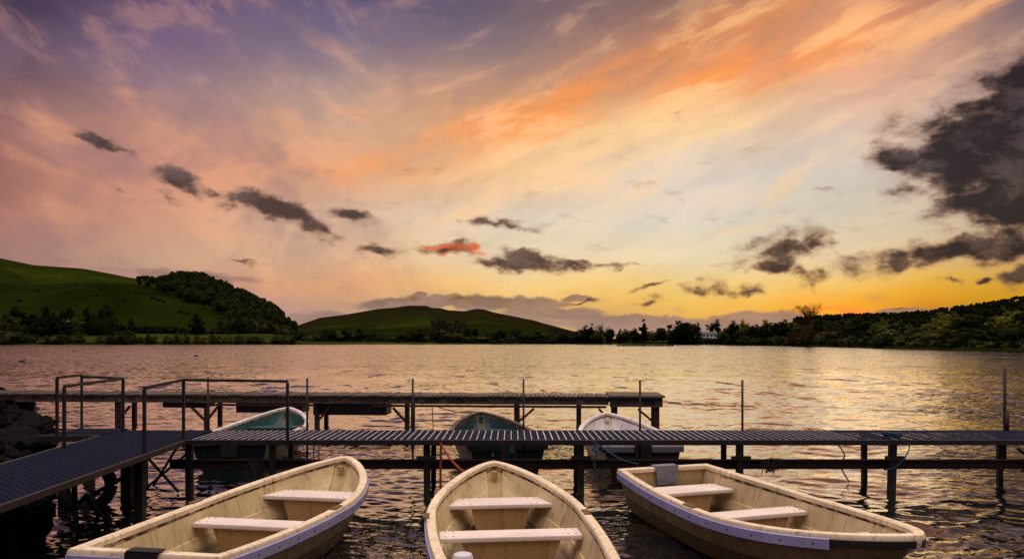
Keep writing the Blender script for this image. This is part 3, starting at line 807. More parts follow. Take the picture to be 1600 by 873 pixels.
duck(115, 549, 1.0, 2.8, 'dark duck far out on the water, in line above the left railing')
duck(306, 556.5, 1.0, .2, 'dark duck on open water above the left railing corner')
for px, py in ((1364, 544.6), (1371, 544.9), (1378, 545.1)):
    duck(px, py, 1.3, rng.random() * 3, 'small dark duck swimming just off the point of the near right wood', 'ducks off the right point')

# ------------------------------------------------------------------ rowing boats
def streaks(N, co, c):
    """rain streaks and grime with a shape of their own"""
    n = N.noise(N.mapping(co, sc=(9, 9, .9)), 1.6, 5, .65)
    c = N.mix(N.m('MULTIPLY', N.mr(n, .52, .68, smooth=True), .50), c, (.20, .115, .045))
    p = N.noise(co, 3.3, 6, .7, .6)
    c = N.mix(N.m('MULTIPLY', N.mr(p, .56, .72, smooth=True), .20), c, (.24, .15, .07))
    s = N.noise(co, 75, 2, .5)
    return N.mix(N.m('MULTIPLY', N.mr(s, .70, .76), .7), c, (.04, .03, .02))
def scum(N, co, c):
    sp = N.n('ShaderNodeSeparateXYZ'); N.put(sp.inputs[0], co)
    n = N.noise(co, 5, 6, .65)
    h = N.m('ADD', sp.outputs[2], N.m('MULTIPLY', n, .14))
    c = streaks(N, co, c)
    return N.mix(N.m('MULTIPLY', N.mr(h, .42, .20, smooth=True), .88), c, (.085, .052, .018))
CREAM = (.52, .375, .16)
M_HULL = mat('cream_hull', CREAM, .42, (.26, .17, .08), 4, .45, extra=scum, bump=.05)
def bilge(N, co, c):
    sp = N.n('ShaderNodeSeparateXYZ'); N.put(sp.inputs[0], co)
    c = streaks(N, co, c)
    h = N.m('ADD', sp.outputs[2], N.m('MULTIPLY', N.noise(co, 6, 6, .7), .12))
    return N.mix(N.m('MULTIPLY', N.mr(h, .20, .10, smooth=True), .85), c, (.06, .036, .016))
M_LINER = mat('cream_liner', (.62, .475, .25), .5, (.26, .16, .07), 4, .4, extra=bilge, bump=.06)
M_GUN = mat('cream_gunwale', (.76, .61, .40), .5, (.13, .08, .04), 17, .6, .56, .70, extra=streaks, bump=.12)
M_SEAT = mat('pale_seat', (.76, .65, .56), .4, (.45, .34, .24), 5, .35, .5, .75, stretch=(1, 2, 1), bump=.04)
M_BOX = mat('cream_seat_box', (.43, .28, .115), .5, (.24, .15, .07), 4, .35, extra=streaks)
M_STRIP = mat('lilac_strip', (.36, .34, .54), .35, (.25, .22, .26), 6, .35)
M_BOWSTRIP = mat('dark_bow_strip', (.018, .014, .013), .5, (.05, .04, .03), 14, .6)
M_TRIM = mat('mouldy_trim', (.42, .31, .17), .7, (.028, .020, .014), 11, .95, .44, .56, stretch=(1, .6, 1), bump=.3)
M_SCREW = mat('screw_steel', (.04, .04, .045), .4, metal=.6)
M_PAD = mat('black_rubber', (.014, .013, .015), .55, bump=.9, bscale=120)
M_PADG = mat('grey_pad', (.20, .19, .21), .7, (.08, .07, .08), 12, .6, bump=.3)
M_WORN = mat('worn_wood', (.16, .085, .04), .8, (.05, .03, .02), 30, .7, stretch=(1, 6, 1))
M_GREEN = mat('dark_green_hull', (.008, .014, .013), .3, (.03, .03, .025), 5, .4)
M_GREENIN = mat('green_liner', (.016, .062, .058), .45, (.008, .02, .02), 4, .5)
M_GGUN = mat('weathered_green_gunwale', (.13, .10, .06), .5, (.03, .03, .02), 7, .8, .42, .6)
M_OLIVE = mat('olive_scum_hull', (.10, .095, .05), .5, (.02, .02, .015), 4, .7, .42, .6)
M_TEALIN = mat('dark_teal_liner', (.009, .032, .034), .45, (.006, .014, .014), 4, .5)
M_BROWNG = mat('brown_gunwale', (.10, .062, .045), .5, (.03, .02, .018), 7, .8, .42, .6)
M_WHITEIN = mat('white_liner', (.62, .58, .56), .45, (.28, .22, .16), 4, .4, extra=streaks)
M_WHITEG = mat('white_gunwale', (.66, .60, .55), .45, (.14, .10, .07), 8, .7)
M_WHITEH = mat('greyish_white_hull', (.58, .50, .37), .45, (.2, .14, .07), 4, .5, extra=scum)
M_TRAN = mat('brown_transom', (.045, .035, .022), .6, (.02, .016, .012), 5, .6)

BL, BB, TR, S0, BQ = 3.66, 1.45, .812, .509, .72
ZS, ZM, ZB = .518, .464, .629
def plan(n):
    n = np.asarray(n, float)
    return np.where(n < S0, TR + (1 - TR) * (1 - ((S0 - n) / S0) ** 2), np.clip(1 - ((n - S0) / (1 - S0)) ** 2, 0, 1) ** BQ) * BB / 2
def sheer(n, zb=ZB):
    n = np.asarray(n, float)
    return ZM + np.where(n < S0, (ZS - ZM) * ((S0 - n) / S0) ** 2, (zb - ZM) * (np.maximum(n - S0, 0) / (1 - S0)) ** 2)
KEEL = lambda n: -.15 + .30 * np.clip((n - .72) / .28, 0, 1) ** 2.2
PROF = [(0, 0), (.22, .03), (.50, .09), (.68, .17), (.755, .27), (.78, .275), (.835, .42), (.87, .54), (.893, .545), (.93, .72), (.965, .86), (1, 1)]
NS = np.concatenate([np.linspace(0, .82, 30), 1 - .18 * (1 - np.linspace(0, 1, 22)[1:]) ** 2])
def hull_pt(n, wf, hf, side, inset=0, floor=None, zb=ZB, pin=1.0):
    sm = 1 - .115 * (1 - hf) ** 1.2
    w = max(float(plan(n)) * wf - inset, 0)
    z = float(KEEL(n)) + hf * (float(sheer(n, zb)) - float(KEEL(n)))
    if floor is not None: z = max(z, floor)
    return (side * w, n * BL * sm * pin, z)
def inner_half(y, z):
    """half width inside the boat at station y and height z"""
    n = min(.99, y / BL)
    k, g = float(KEEL(n)), float(sheer(n)); hf = (z - k) / (g - k)
    wf = np.interp(hf, [p[1] for p in PROF], [p[0] for p in PROF])
    return max(.02, float(plan(n)) * wf - .045)

def rowing_boat(name, label, pos, yaw, z=0, ln=1, zb=ZB, mats=None, strip=(0, .96), pad='black', tpad=True, knee=True, seats=(.115, .445, .765), group=None, strip_mat=None, bow_strip=False):
    mh, ml, mg, ms, mbx, mt = mats
    t = thing(name, label, 'rowing boat', (pos[0], pos[1], z), yaw, group); t.scale = (1, ln, 1)
    # outer shell
    mb = MB(); K = len(PROF); vs = []
    ns = [float(v) for v in NS]
    for n in ns:
        for side in (-1, 1):
            for wf, hf in (PROF if side == 1 else PROF): vs.append(hull_pt(n, wf, hf, side, 0, None, zb))
    fs = []
    for i in range(len(ns) - 1):
        a, b = i * 2 * K, (i + 1) * 2 * K
        for k in range(K - 1):
            fs.append((a + k, b + k, b + k + 1, a + k + 1))
            fs.append((a + K + k, a + K + k + 1, b + K + k + 1, b + K + k))
    mb.add(vs, fs, True); mb.build('hull', mh, t, sharp=28)
    # transom
    tm = MB()
    out = [hull_pt(0, wf, hf, -1, 0, None, zb) for wf, hf in PROF[::-1]] + [hull_pt(0, wf, hf, 1, 0, None, zb) for wf, hf in PROF[1:]]
    front = [(x, y - .004, q) for x, y, q in out]; rear = [(x * .98, y + .035, q) for x, y, q in out]
    m_ = len(out)
    tm.add(front + rear, [tuple(range(m_)), tuple(range(2 * m_ - 1, m_ - 1, -1))] + [(k, k + m_, (k + 1) % m_ + m_, (k + 1) % m_) for k in range(m_)])
    tr = tm.build('transom', mt, t)
    # liner
    li = MB(); vs = []; nin = [.012] + [v * .975 for v in ns[1:]]
    fl = .045
    for n in nin:
        for side in (-1, 1):
            for wf, hf in PROF: vs.append(hull_pt(n, wf, hf, side, .038 if wf > 0 else 0, fl, zb))
    fs = []
    for i in range(len(nin) - 1):
        a, b = i * 2 * K, (i + 1) * 2 * K
        for k in range(K - 1):
            fs.append((a + k, a + k + 1, b + k + 1, b + k))
            fs.append((a + K + k, b + K + k, b + K + k + 1, a + K + k + 1))
    li.add(vs, fs, True)
    lo = li.build('liner', ml, t, sharp=28)
    # gunwale: closed sweep round the sheer line
    pts = [(-float(plan(n)), n * BL, float(sheer(n, zb))) for n in ns] + [(float(plan(n)), n * BL, float(sheer(n, zb))) for n in ns[::-1][1:]]
    nb = len(pts); prof = [(.020, -.050), (.024, -.012), (.014, .008), (-.052, .010), (-.064, -.002), (-.064, -.040)]
    gv = []; NR = []
    for i in range(nb):
        p0, p, p1 = pts[i - 1], pts[i], pts[(i + 1) % nb]
        e0 = Vector((p[0] - p0[0], p[1] - p0[1])).normalized(); e1 = Vector((p1[0] - p[0], p1[1] - p[1])).normalized()
        n0 = Vector((-e0.y, e0.x)); n1 = Vector((-e1.y, e1.x))
        nn = (n0 + n1); nn.normalize(); k = 1 / max(.55, nn.dot(n0))
        NR.append(nn * k)
        for o, dz in prof: gv.append((p[0] + nn.x * o * k, p[1] + nn.y * o * k, p[2] + dz))
    q = len(prof); fs = []
    for i in range(nb):
        a, b = i * q, ((i + 1) % nb) * q
        for k in range(q): fs.append((a + k, b + k, b + (k + 1) % q, a + (k + 1) % q))
    g = MB(); g.add(gv, fs, True); gw = g.build('gunwale', mg, t, sharp=40)
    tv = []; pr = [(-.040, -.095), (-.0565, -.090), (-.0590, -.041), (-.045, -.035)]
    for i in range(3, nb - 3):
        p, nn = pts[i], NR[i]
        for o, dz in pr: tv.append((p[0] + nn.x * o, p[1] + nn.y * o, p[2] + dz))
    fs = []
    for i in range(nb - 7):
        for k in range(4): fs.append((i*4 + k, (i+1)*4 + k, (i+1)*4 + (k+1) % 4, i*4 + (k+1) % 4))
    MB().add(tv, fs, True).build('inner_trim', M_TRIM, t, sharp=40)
    # rubbing strip, one per side, with its screws
    sm = strip_mat or M_STRIP
    def strip_run(idx, sm=sm, sp_=((.022, -.115), (.034, -.108), (.036, -.030), (.025, -.022))):
        sv = []
        for i in idx:
            p = pts[i]; nn = NR[i] if 0 < i < nb - 1 else Vector(((-1 if i == 0 else 1), 0))
            tp = 1.0
            for o, dz in sp_: sv.append((p[0] + nn.x * o, p[1] + nn.y * o, p[2] + dz * tp))
        f_ = []
        for i in range(len(idx) - 1):
            for k in range(4): f_.append((i*4 + k, (i+1)*4 + k, (i+1)*4 + (k+1) % 4, i*4 + (k+1) % 4))
        f_ += [(0, 1, 2, 3), (len(sv) - 1, len(sv) - 2, len(sv) - 3, len(sv) - 4)]
        o = MB().add(sv, f_, True).build('rubbing_strip', sm, t, sharp=40)
        acc = .12
        for a_, b_ in zip(idx[:-1], idx[1:]):
            pa, pb = Vector(pts[a_]), Vector(pts[b_]); l = (pb - pa).length; na, nb_ = NR[a_], NR[b_]
            while acc < l:
                f = acc / l; p = pa.lerp(pb, f); nn = (na.lerp(nb_, f)).normalized()
                c = p + Vector((nn.x * .0355, nn.y * .0355, -.068))
                MB().tube([c, c + Vector((nn.x * .004, nn.y * .004, 0))], .0075, 6).build('screw', M_SCREW, o); acc += .27
            acc -= l
    half = len(ns)
    left = [i for i in range(half) if strip[0] <= ns[i] <= strip[1]]
    right = [nb - 1 - i for i in left][::-1]
    strip_run(left); strip_run(right)
    if bow_strip:  # dark strip added for the dark underside of the bow gunwale
        left = [i for i in range(half) if strip[1] - .008 <= ns[i] <= .999]
        thin = ((.012, -.088), (.026, -.082), (.027, -.034), (.020, -.028))
        strip_run(left, M_BOWSTRIP, thin); strip_run([nb - 1 - i for i in left][::-1], M_BOWSTRIP, thin)
    # strip across the transom with the motor pad between
    zt = float(sheer(0, zb)); hw = float(plan(0))
    if tpad:
        for s_ in (-1, 1):
            MB().hexa([Vector(p) for p in ((s_*.135, -.040, zt-.112), (s_*(hw+.02), -.040, zt-.112), (s_*(hw+.02), -.026, zt-.112), (s_*.135, -.026, zt-.112),
                                             (s_*.135, -.040, zt-.030), (s_*(hw+.02), -.040, zt-.030), (s_*(hw+.02), -.026, zt-.030), (s_*.135, -.026, zt-.030))]).build('transom_strip', sm, t)
    if pad == 'black':
        pm = MB(); pm.box((-.125, -.048, zt-.30), (.125, -.0265, zt+.018)); pm.box((-.11, -.050, zt+.0185), (.14, .045, zt+.030)); pm.build('motor_pad', M_PAD, t, bevel=.004)
    elif pad == 'grey':
        pm = MB(); pm.hexa([Vector(p) for p in ((-.13, .074, zt-.20), (.13, .074, zt-.20), (.13, .09, zt-.20), (-.13, .09, zt-.20), (-.15, .074, zt+.013), (.15, .074, zt+.013), (.15, .09, zt+.03), (-.15, .09, zt+.03))])
        pm.box((-.15, -.045, zt+.0135), (.15, .073, zt+.028)); pm.box((-.16, -.048, zt-.30), (.16, -.0265, zt+.0125)); pm.build('motor_pad', M_PADG, t, bevel=.004)
    # seats and their boxes
    depths = {0: .36, 1: .25, 2: .34}
    for k, sc in enumerate(seats):
        y = sc * BL; d = depths[k]; zt_ = .335 if k != 2 else .36
        y0, y1 = y - d / 2, y + d / 2
        a0, a1 = inner_half(y0, zt_ - .02) - .004, inner_half(y1, zt_ - .02) - .004
        if y0 < .06: y0 = .06
        th = MB().hexa([Vector(p) for p in ((-a0, y0, zt_-.045), (a0, y0, zt_-.045), (a1, y1, zt_-.045), (-a1, y1, zt_-.045), (-a0, y0, zt_), (a0, y0, zt_), (a1, y1, zt_), (-a1, y1, zt_))]).build('seat', ms, t, bevel=.012)
        rt = (.60, .70, .56)[k]; tw, bw = a0 * rt, a0 * rt * .80
        tw2, bw2 = min(tw, a1 * .8), min(bw, a1 * .7)
        MB().hexa([Vector(p) for p in ((-bw, y0+.05, fl+.002), (bw, y0+.05, fl+.002), (bw2, y1-.04, fl+.002), (-bw2, y1-.04, fl+.002), (-tw, y0+.03, zt_-.047), (tw, y0+.03, zt_-.047), (tw2, y1-.03, zt_-.047), (-tw2, y1-.03, zt_-.047))]).build('seat_box', mbx, th, bevel=.006)
        for s_ in (-1, 1):
            for yy, aa in ((y0 + .05, a0), (y1 - .05, a1)):
                for off in (.05, .12): MB().tube([(s_*(min(a0, a1)-off), yy, zt_-.002), (s_*(min(a0, a1)-off), yy, zt_+.003)], .008, 6).build('bolt', M_SCREW, th)
    # worn rowlock blocks on the gunwale abreast of the middle seat
    for s_ in (-1, 1):
        n = .475; p = (float(plan(n)), n * BL, float(sheer(n, zb)))
        MB().box((s_*p[0] - .05, p[1] - .085, p[2] + .0105), (s_*p[0] + .008, p[1] + .085, p[2] + .021)).build('rowlock_block', M_WORN, t, bevel=.003)
    # bow knee and ring
    if knee:
        yb = BL * .955
        MB().box((-.035, yb - .03, float(sheer(.95, zb)) - .115), (.035, yb + .03, float(sheer(.95, zb)) - .05)).build('bow_fitting', mbx, t, bevel=.006)
    return t

cream = (M_HULL, M_LINER, M_GUN, M_SEAT, M_BOX, M_HULL)
rowing_boat('rowing_boat', 'leftmost cream rowing boat, with a black pad on its near stern', (-2.635, 5.162), -.169, mats=cream, strip=(0, .985))
rowing_boat('rowing_boat', 'cream rowing boat pointing straight at the jetty, middle of the three cream boats', (.149, 4.778), .100, mats=cream, strip=(0, .985))
rowing_boat('rowing_boat', 'rightmost cream rowing boat, bow towards us and a grey pad over its stern', (1.833, 8.703), -2.835, mats=cream, strip=(0, .885), pad='grey', tpad=False, bow_strip=True)
rowing_boat('rowing_boat', 'dark green rowing boat behind the jetty, lilac strip across its stern', (-4.40, 11.24), .061, z=.01, zb=.655, mats=(M_OLIVE, M_GREENIN, M_WHITEG, M_GREENIN, M_GREENIN, M_GREEN), strip=(0, .3))
rowing_boat('rowing_boat', 'dark teal rowing boat behind the jetty straight beyond the middle cream boat', (-.062, 10.93), .159, z=-.022, mats=(M_OLIVE, M_TEALIN, M_BROWNG, M_GREENIN, M_TEALIN, M_GREEN), strip=(0, .2), strip_mat=M_GREEN)
rowing_boat('rowing_boat', 'white rowing boat behind the jetty with a brown stern and blue rope', (1.963, 10.824), .018, z=-.036, mats=(M_WHITEH, M_WHITEIN, M_WHITEG, M_WHITEIN, M_WHITEIN, M_TRAN), strip=(0, .2), strip_mat=mat('grey_lilac_strip', (.16, .15, .19), .45))

# bucket in the middle boat
tb = MB()
tb.tube([(0, 0, 0), (0, 0, .02), (0, 0, .27), (0, 0, .30), (0, 0, .312)], [.085, .09, .082, .07, .04], 20)
tbo = tb.build('bucket', mat('white_plastic', (.62, .60, .62), .4)); tag(tbo, 'upturned white plastic bucket inside the middle cream boat near its left side', 'bucket')
tbo.location = (-.405, 5.93, .047); tbo.scale = (1.05, 1.05, .80)

# ------------------------------------------------------------------ jetty
M_STEEL = mat('dark_steel', (.012, .010, .012), .6, (.05, .024, .014), 9, .5, metal=.0)
M_RUSTB = mat('rusty_beam', (.030, .013, .013), .75, (.018, .012, .012), 6, .6)
M_BOARD = mat('grey_deck_board', (.012, .014, .031), .8, (.010, .011, .02), 6, .5, spec=.03, stretch=(8, 1, 1))
def tide(N, co, c):
    sp = N.n('ShaderNodeSeparateXYZ'); N.put(sp.inputs[0], co)
    h = N.m('ADD', sp.outputs[2], N.m('MULTIPLY', N.noise(co, 9, 5, .7), .16))
    return N.mix(N.mr(h, .27, .17, smooth=True), c, (.018, .018, .008))
M_ALU = mat('bare_aluminium_strip', (.52, .46, .39), .5, (.18, .15, .12), 9, .7, .46, .66, spec=.4)
M_PILE = mat('wet_pile', (.007, .005, .005), .6, (.03, .02, .014), 7, .5, bump=.4, extra=tide)
M_OLDWOOD = mat('weathered_timber', (.17, .13, .10), .9, (.025, .018, .013), 5, .7, .42, .62, stretch=(.6, 4, 4), bump=.5, spec=.08)
M_PLANK = mat('dark_pier_plank', (.070, .050, .036), .5, (.022, .016, .012), 5, .7, .42, .62, stretch=(4, .6, 4), bump=.5, spec=.5)
M_REDWOOD = mat('red_painted_timber', (.060, .018, .014), .75, (.02, .012, .01), 6, .6)
M_POLE = mat('galvanised_pole', (.012, .010, .012), .6, (.03, .022, .02), 12, .5)
def mesh_tread(N, co, c):
    w = N.n('ShaderNodeTexBrick', {'Vector': co, 'Scale': 1.0, 'Color1': (1, 1, 1, 1), 'Color2': (.8, .8, .8, 1), 'Mortar': (.12, .12, .14, 1), 'Mortar Size': .011, 'Brick Width': .09, 'Row Height': .042})
    return N.mix(1.0, c, w.outputs['Color'], 'MULTIPLY')
M_TREAD = mat('expanded_metal_tread', (.018, .022, .047), .85, (.012, .012, .022), 4, .5, extra=mesh_tread, spec=.03)

ZD, YF, YR = .732, 9.5, 10.5
jetty = thing('jetty', 'long low jetty of dark boards on steel piles, crossing the picture between the boats', 'jetty', (0, 0, 0))
db = MB(); x = -4.30; r9 = random.Random(2)
while x < 13:
    db.box((x, YF + .004, ZD - .0025), (x + .0725, YR - .006, ZD + r9.uniform(-.001, .002))); x += .0915
db.build('deck_boards', M_BOARD, jetty)
sb = MB(); x = -4.30 + .0725
while x < 4.6:
    e = .0105 if x < 3.0 else .007
    sb.box((x + .0015, YF + .02, ZD - .004), (x + .0015 + e, YR - .012, ZD + .0035 + r9.uniform(0, .001))); x += .0915
sb.build('slat_strips', M_ALU, jetty)
MB().box((-4.30, YF - .045, ZD - .065), (13, YF, ZD + .004)).build('front_stringer', M_STEEL, jetty, bevel=.004)
MB().box((-4.30, YR - .004, ZD - .03), (13, YR + .02, ZD + .003)).build('rear_stringer', M_STEEL, jetty)
lb = MB(); lb.box((-4.6, 9.68, .335), (13, 9.70, .43)); lb.box((-4.6, 9.64, .43), (13, 9.74, .442)); lb.box((-4.6, 9.64, .323), (13, 9.74, .335))
lb.build('lower_beam', M_RUSTB, jetty)
r0 = random.Random(3)
for j, X in enumerate((-4.28, -3.17, -1.13, .91, 3.02, 5.05, 7.0, 9.1, 11.1)):
    for f, (Y, w) in enumerate(((9.56, .085), (10.42, .07))):
        lean = .05 if (j == 5 and f == 0) else r0.uniform(-.015, .015)
        xx = X if f == 0 else X + r0.uniform(-.03, .08)
        if j == 0 and f == 1: continue
        MB().bar((xx - lean, Y, -1.3), (xx, Y, ZD - .068 if f == 0 else ZD - .035), w, w, (0, 1, 0)).build('pile', M_PILE, jetty, bevel=.008)
        if 2 <= j <= 7:
            zc = .55 if f == 1 else .47
            MB().box((xx - .13, Y - .075 if f == 0 else Y - .065, zc), (xx + .13, Y - w / 2 - .002, zc + .05)).build('cross_bar', M_PILE, jetty, bevel=.004)
    MB().box((X - .045, 9.62, ZD - .06), (X + .045, 10.40, ZD - .008)).build('cross_bearer', M_STEEL, jetty)
for px, ztop, w in ((325, 1.508, .026), (480, 1.49, .030), (645, 1.485, .028), (818, 1.478, .028), (1000, 1.46, .030), (1160, 1.465, .030), (1570, 1.64, .042)):
    X = X_of(px, 10.54)
    po = MB().tube([(X, 10.54, .2), (X, 10.54, ztop)], w / 2 + .001, 10).build('mooring_pole', M_POLE, jetty)
    if px == 1570: MB().tube([(X + .005, 10.50, ZD - .1), (X + .005, 10.50, ZD + .28)], .028, 10).build('sleeve', M_POLE, po)
# braces near the corner and on the right
br = MB()
for a, b in (((-4.9, 9.62, .52), (-4.45, 9.62, .02)), ((-4.95, 9.66, .03), (-4.33, 9.66, .55)), ((-5.35, 9.9, -.02), (-4.95, 9.7, .30)), ((-4.7, 10.2, .6), (-5.1, 10.2, -.05))):
    br.tube([a, b], .018, 6)
br.build('corner_brace', M_PILE, jetty)
br = MB(); br.tube([(6.75, 9.62, .6), (7.5, 9.62, .05)], .02, 6); br.tube([(6.8, 9.62, .3), (7.5, 9.62, .62)], .015, 6); br.box((6.9, 9.57, .58), (7.9, 9.61, .63)); br.build('side_brace', M_PILE, jetty)

# gangway from the bank, with its landing and rails
gang = thing('gangway', 'dark metal-mesh gangway with railings leading from the left bank to the jetty', 'gangway', (0, 0, 0))
def gl(Y): return -5.72 + (10.5 - Y) * .115
def gr(Y): return -4.33 + (9.8 - Y) * .060
ga = 3.4
dk = MB(); dk.hexa([Vector(p) for p in ((gl(ga), ga, ZD-.035), (gr(ga), ga, ZD-.035), (gr(10.52), 10.52, ZD-.035), (gl(10.52), 10.52, ZD-.035), (gl(ga), ga, ZD+.002), (gr(ga), ga, ZD+.002), (gr(10.52), 10.52, ZD+.002), (gl(10.52), 10.52, ZD+.002))])
dk.build('walkway', M_TREAD, gang)
dk = MB(); dk.box((-6.5, 9.95, ZD-.035), (-5.735, 10.75, ZD-.002)); dk.build('landing', M_TREAD, gang)
M_EDGE = mat('edge_timber', (.030, .019, .014), .8, (.03, .02, .015), 8, .6, bump=.3)
eb = MB(); eb.bar((gr(ga)+.02, ga, ZD-.028), (gr(9.46)+.02, 9.46, ZD-.028), .035, .065); eb.build('edge_beam', M_EDGE, gang, bevel=.005)
eb = MB(); eb.bar((gl(ga)-.03, ga, ZD-.045), (gl(9.93)-.03, 9.93, ZD-.045), .05, .10); eb.build('edge_beam', M_EDGE, gang, bevel=.005)
eb = MB(); eb.box((-6.52, 9.90, ZD-.08), (-5.74, 9.945, ZD+.003)); eb.build('edge_beam', M_STEEL, gang, bevel=.005)
def post(X, Y, z0, z1, w=.034): return MB().bar((X, Y, z0), (X, Y, z1), w, w, (0, 1, 0)).build('railing_post', M_POLE, gang, bevel=.003)
def rail(a, b): return MB().bar(a, b, .034, .034).build('handrail', M_POLE, gang, bevel=.003)
p103, p193 = (-5.45, 8.77), (-5.56, 10.3); p92, p138 = (-6.27, 9.93), (-6.45, 10.8); p220, p297, p453 = (-4.27, 8.37), (-4.34, 9.52), (-2.94, 9.44)
post(*p103, ZD-.35, 1.464); post(*p193, ZD-.1, 1.482); post(*p92, ZD-.1, 1.51); post(*p138, ZD-.1, 1.51, .028); post(*p220, ZD-.1, 1.475); post(*p297, ZD-.1, 1.503); post(*p453, ZD-.1, 1.49)
rail((*p103, 1.482), (*p193, 1.50)); rail((*p92, 1.528), (*p138, 1.528)); rail((*p138, 1.50), (*p193, 1.50)); rail((*p220, 1.493), (*p297, 1.521)); rail((*p297, 1.521), (*p453, 1.508))
for X, Y, w in ((-4.36, 8.45, .10), (-4.93, 9.25, .13), (-5.3, 10.4, .07), (-5.55, 8.9, .08), (-6.2, 10.5, .08), (-5.95, 10.2, .07), (-4.45, 5.0, .10), (-5.1, 5.0, .10)):
    MB().bar((X, Y, -1.3), (X, Y, ZD-.037), w, w, (0, 1, 0)).build('pile', M_PILE, gang, bevel=.008)
tr = MB()
for a, b in (((-4.95, 8.35, .26), (-4.72, 8.35, -.05)), ((-4.95, 8.35, .22), (-5.28, 8.35, -.03)), ((-5.05, 8.3, .60), (-5.02, 8.3, -.2)), ((-4.9, 8.45, .25), (-4.45, 8.45, .5))):
    tr.bar(a, b, .045)
tr.build('trestle_brace', M_PILE, gang)

# timber pier beyond
pier = thing('timber_pier', 'weathered timber pier on posts behind the jetty, its planked deck ending in a raised platform', 'pier', (0, 0, 0))
XA, YA, XB, YB = -16.0, 17.7, 3.42, 16.45        # front edge line
def pf(px):                                      # point of the front edge in line with photo column px
    u = (px - 800) / F
    s = (YB - YA) / (XB - XA); Y = (YA - s * XA) / (1 - s * u); return Vector((u * Y, Y, 0))
dirp = Vector((XB - XA, YB - YA, 0)).normalized(); nrmp = Vector((-dirp.y, dirp.x, 0)); LP = (Vector((XB, YB, 0)) - Vector((XA, YA, 0))).length
A0 = Vector((XA, YA, 0)); ZP = .76
rot = Matrix.Translation(A0) @ Matrix.Rotation(math.atan2(dirp.y, dirp.x), 4, 'Z')
pl = MB(); s = 0; r1 = random.Random(5)
while s < LP - 1.22:
    j = r1.uniform(-.02, .05); dz = r1.uniform(-.008, .010)
    pl.box((s, -.05 + j, ZP - .04 + dz), (s + .088, 1.02 + r1.uniform(-.04, .04), ZP + dz), rot); s += r1.uniform(.104, .114)
pl.build('deck_planks', M_PLANK, pier)
b = MB(); b.box((0, .03, ZP - .20), (LP - 1.2, .09, ZP - .055), rot); b.box((0, .90, ZP - .20), (LP - .02, .96, ZP - .055), rot)
b.build('side_beam', M_OLDWOOD, pier)
b = MB(); b.box((LP * .655, .02, ZP - .27), (LP - 1.25, .10, ZP - .222), rot); b.box((LP * .46, .02, ZP - .27), (LP * .585, .10, ZP - .222), rot); b.build('lower_bearer', M_REDWOOD, pier)
b = MB()
for k in range(6): b.box((LP - 1.20, -.10 + k * .21, ZP + .0 - .02), (LP + .06, .10 + k * .21, ZP + .025), rot)
pp = b.build('end_platform', M_OLDWOOD, pier)
MB().box((LP - 1.18, .0, ZP - .24), (LP + .02, .07, ZP - .022), rot).build('fascia', M_OLDWOOD, pp)
MB().box((LP - .36, -.012, ZP - .17), (LP - .14, -.001, ZP - .06), rot).build('bracket', M_STEEL, pp)
def along(px): return (pf(px) - A0).dot(dirp)
for px in (178, 318, 492, 634, 806, 905, 962, 1028):
    s = along(px)
    for yy, w in ((.16, .10), (.84, .09)):
        MB().box((s - w/2, yy - w/2, -1.3), (s + w/2, yy + w/2, ZP - .205 if yy < .5 else ZP - .202), rot).build('post', M_REDWOOD if px in (178, 318, 806, 1028) else M_PILE, pier)
for px, dx in ((178, 20), (318, -24), (318, 18), (492, 20), (634, -22), (806, 28), (962, -26), (1028, -30)):
    s = along(px); e = along(px + dx)
    MB().bar(rot @ Vector((s, .13, ZP - .66)), rot @ Vector((e, .13, ZP - .30)), .05).build('brace', M_REDWOOD, pier)
for a, b_, z0 in ((246, 312, .42), (362, 466, .31), (484, 600, .27)):
    s, e = along(a), along(b_)
    MB().box((s, .22, z0), (e, .78, ZP - .21), rot).build('float_box', M_PAD, pier, bevel=.015)

# ------------------------------------------------------------------ ropes, chain, tyre, rocks
def rope(name, pts, rad, m, label, cat='rope', wob=.0, seed=0, sub=10):
    r = random.Random(seed); P_ = [Vector(p) for p in pts]; out = []
    for i in range(len(P_) - 1):
        p0, p1, p2, p3 = P_[max(i-1, 0)], P_[i], P_[i+1], P_[min(i+2, len(P_)-1)]
        for k in range(sub):
            t = k / sub
            q = .5 * ((2*p1) + (-p0 + p2)*t + (2*p0 - 5*p1 + 4*p2 - p3)*t*t + (-p0 + 3*p1 - 3*p2 + p3)*t**3)
            out.append(q + Vector((r.uniform(-1, 1), r.uniform(-1, 1), r.uniform(-1, 1))) * wob)
    out.append(P_[-1])
    o = MB().tube(out, rad, 6).build(name, m)
    return tag(o, label, cat)
M_ORANGE = mat('orange_webbing', (.30, .052, .013), .7, (.15, .04, .015), 14, .5)
M_BLUE = mat('blue_rope', (.012, .055, .10), .7, (.01, .03, .05), 30, .5)
M_DROPE = mat('dark_rope', (.035, .028, .022), .9)
rope('hanging_strap', [(-.93, 9.44, .70), (-.935, 9.44, .4), (-.94, 9.45, -.05)], .017, M_ORANGE, 'orange strap hanging straight down from the jetty into the water')
rope('mooring_rope', [(-.925, 9.42, .68), (-.80, 9.30, .52), (-.62, 9.0, .42), (-.45, 8.7, .44), (-.27, 8.42, .60)], .013, M_ORANGE, 'orange mooring rope slanting from the jetty to the bow of the middle cream boat')
rope('mooring_rope', [at(675, 633, 16.9), at(690, 637, 16.2), at(712, 643, 15.3), at(731, 645, 14.6), (-.62, 14.40, .60)], .010, M_DROPE, 'thin dark rope from the timber pier to the bow of the dark teal boat')
rope('hanging_rope', [at(675, 633, 16.95), at(676, 650, 16.95), at(677, 669, 16.95)], .010, M_DROPE, 'thin dark rope hanging down from the middle of the timber pier')
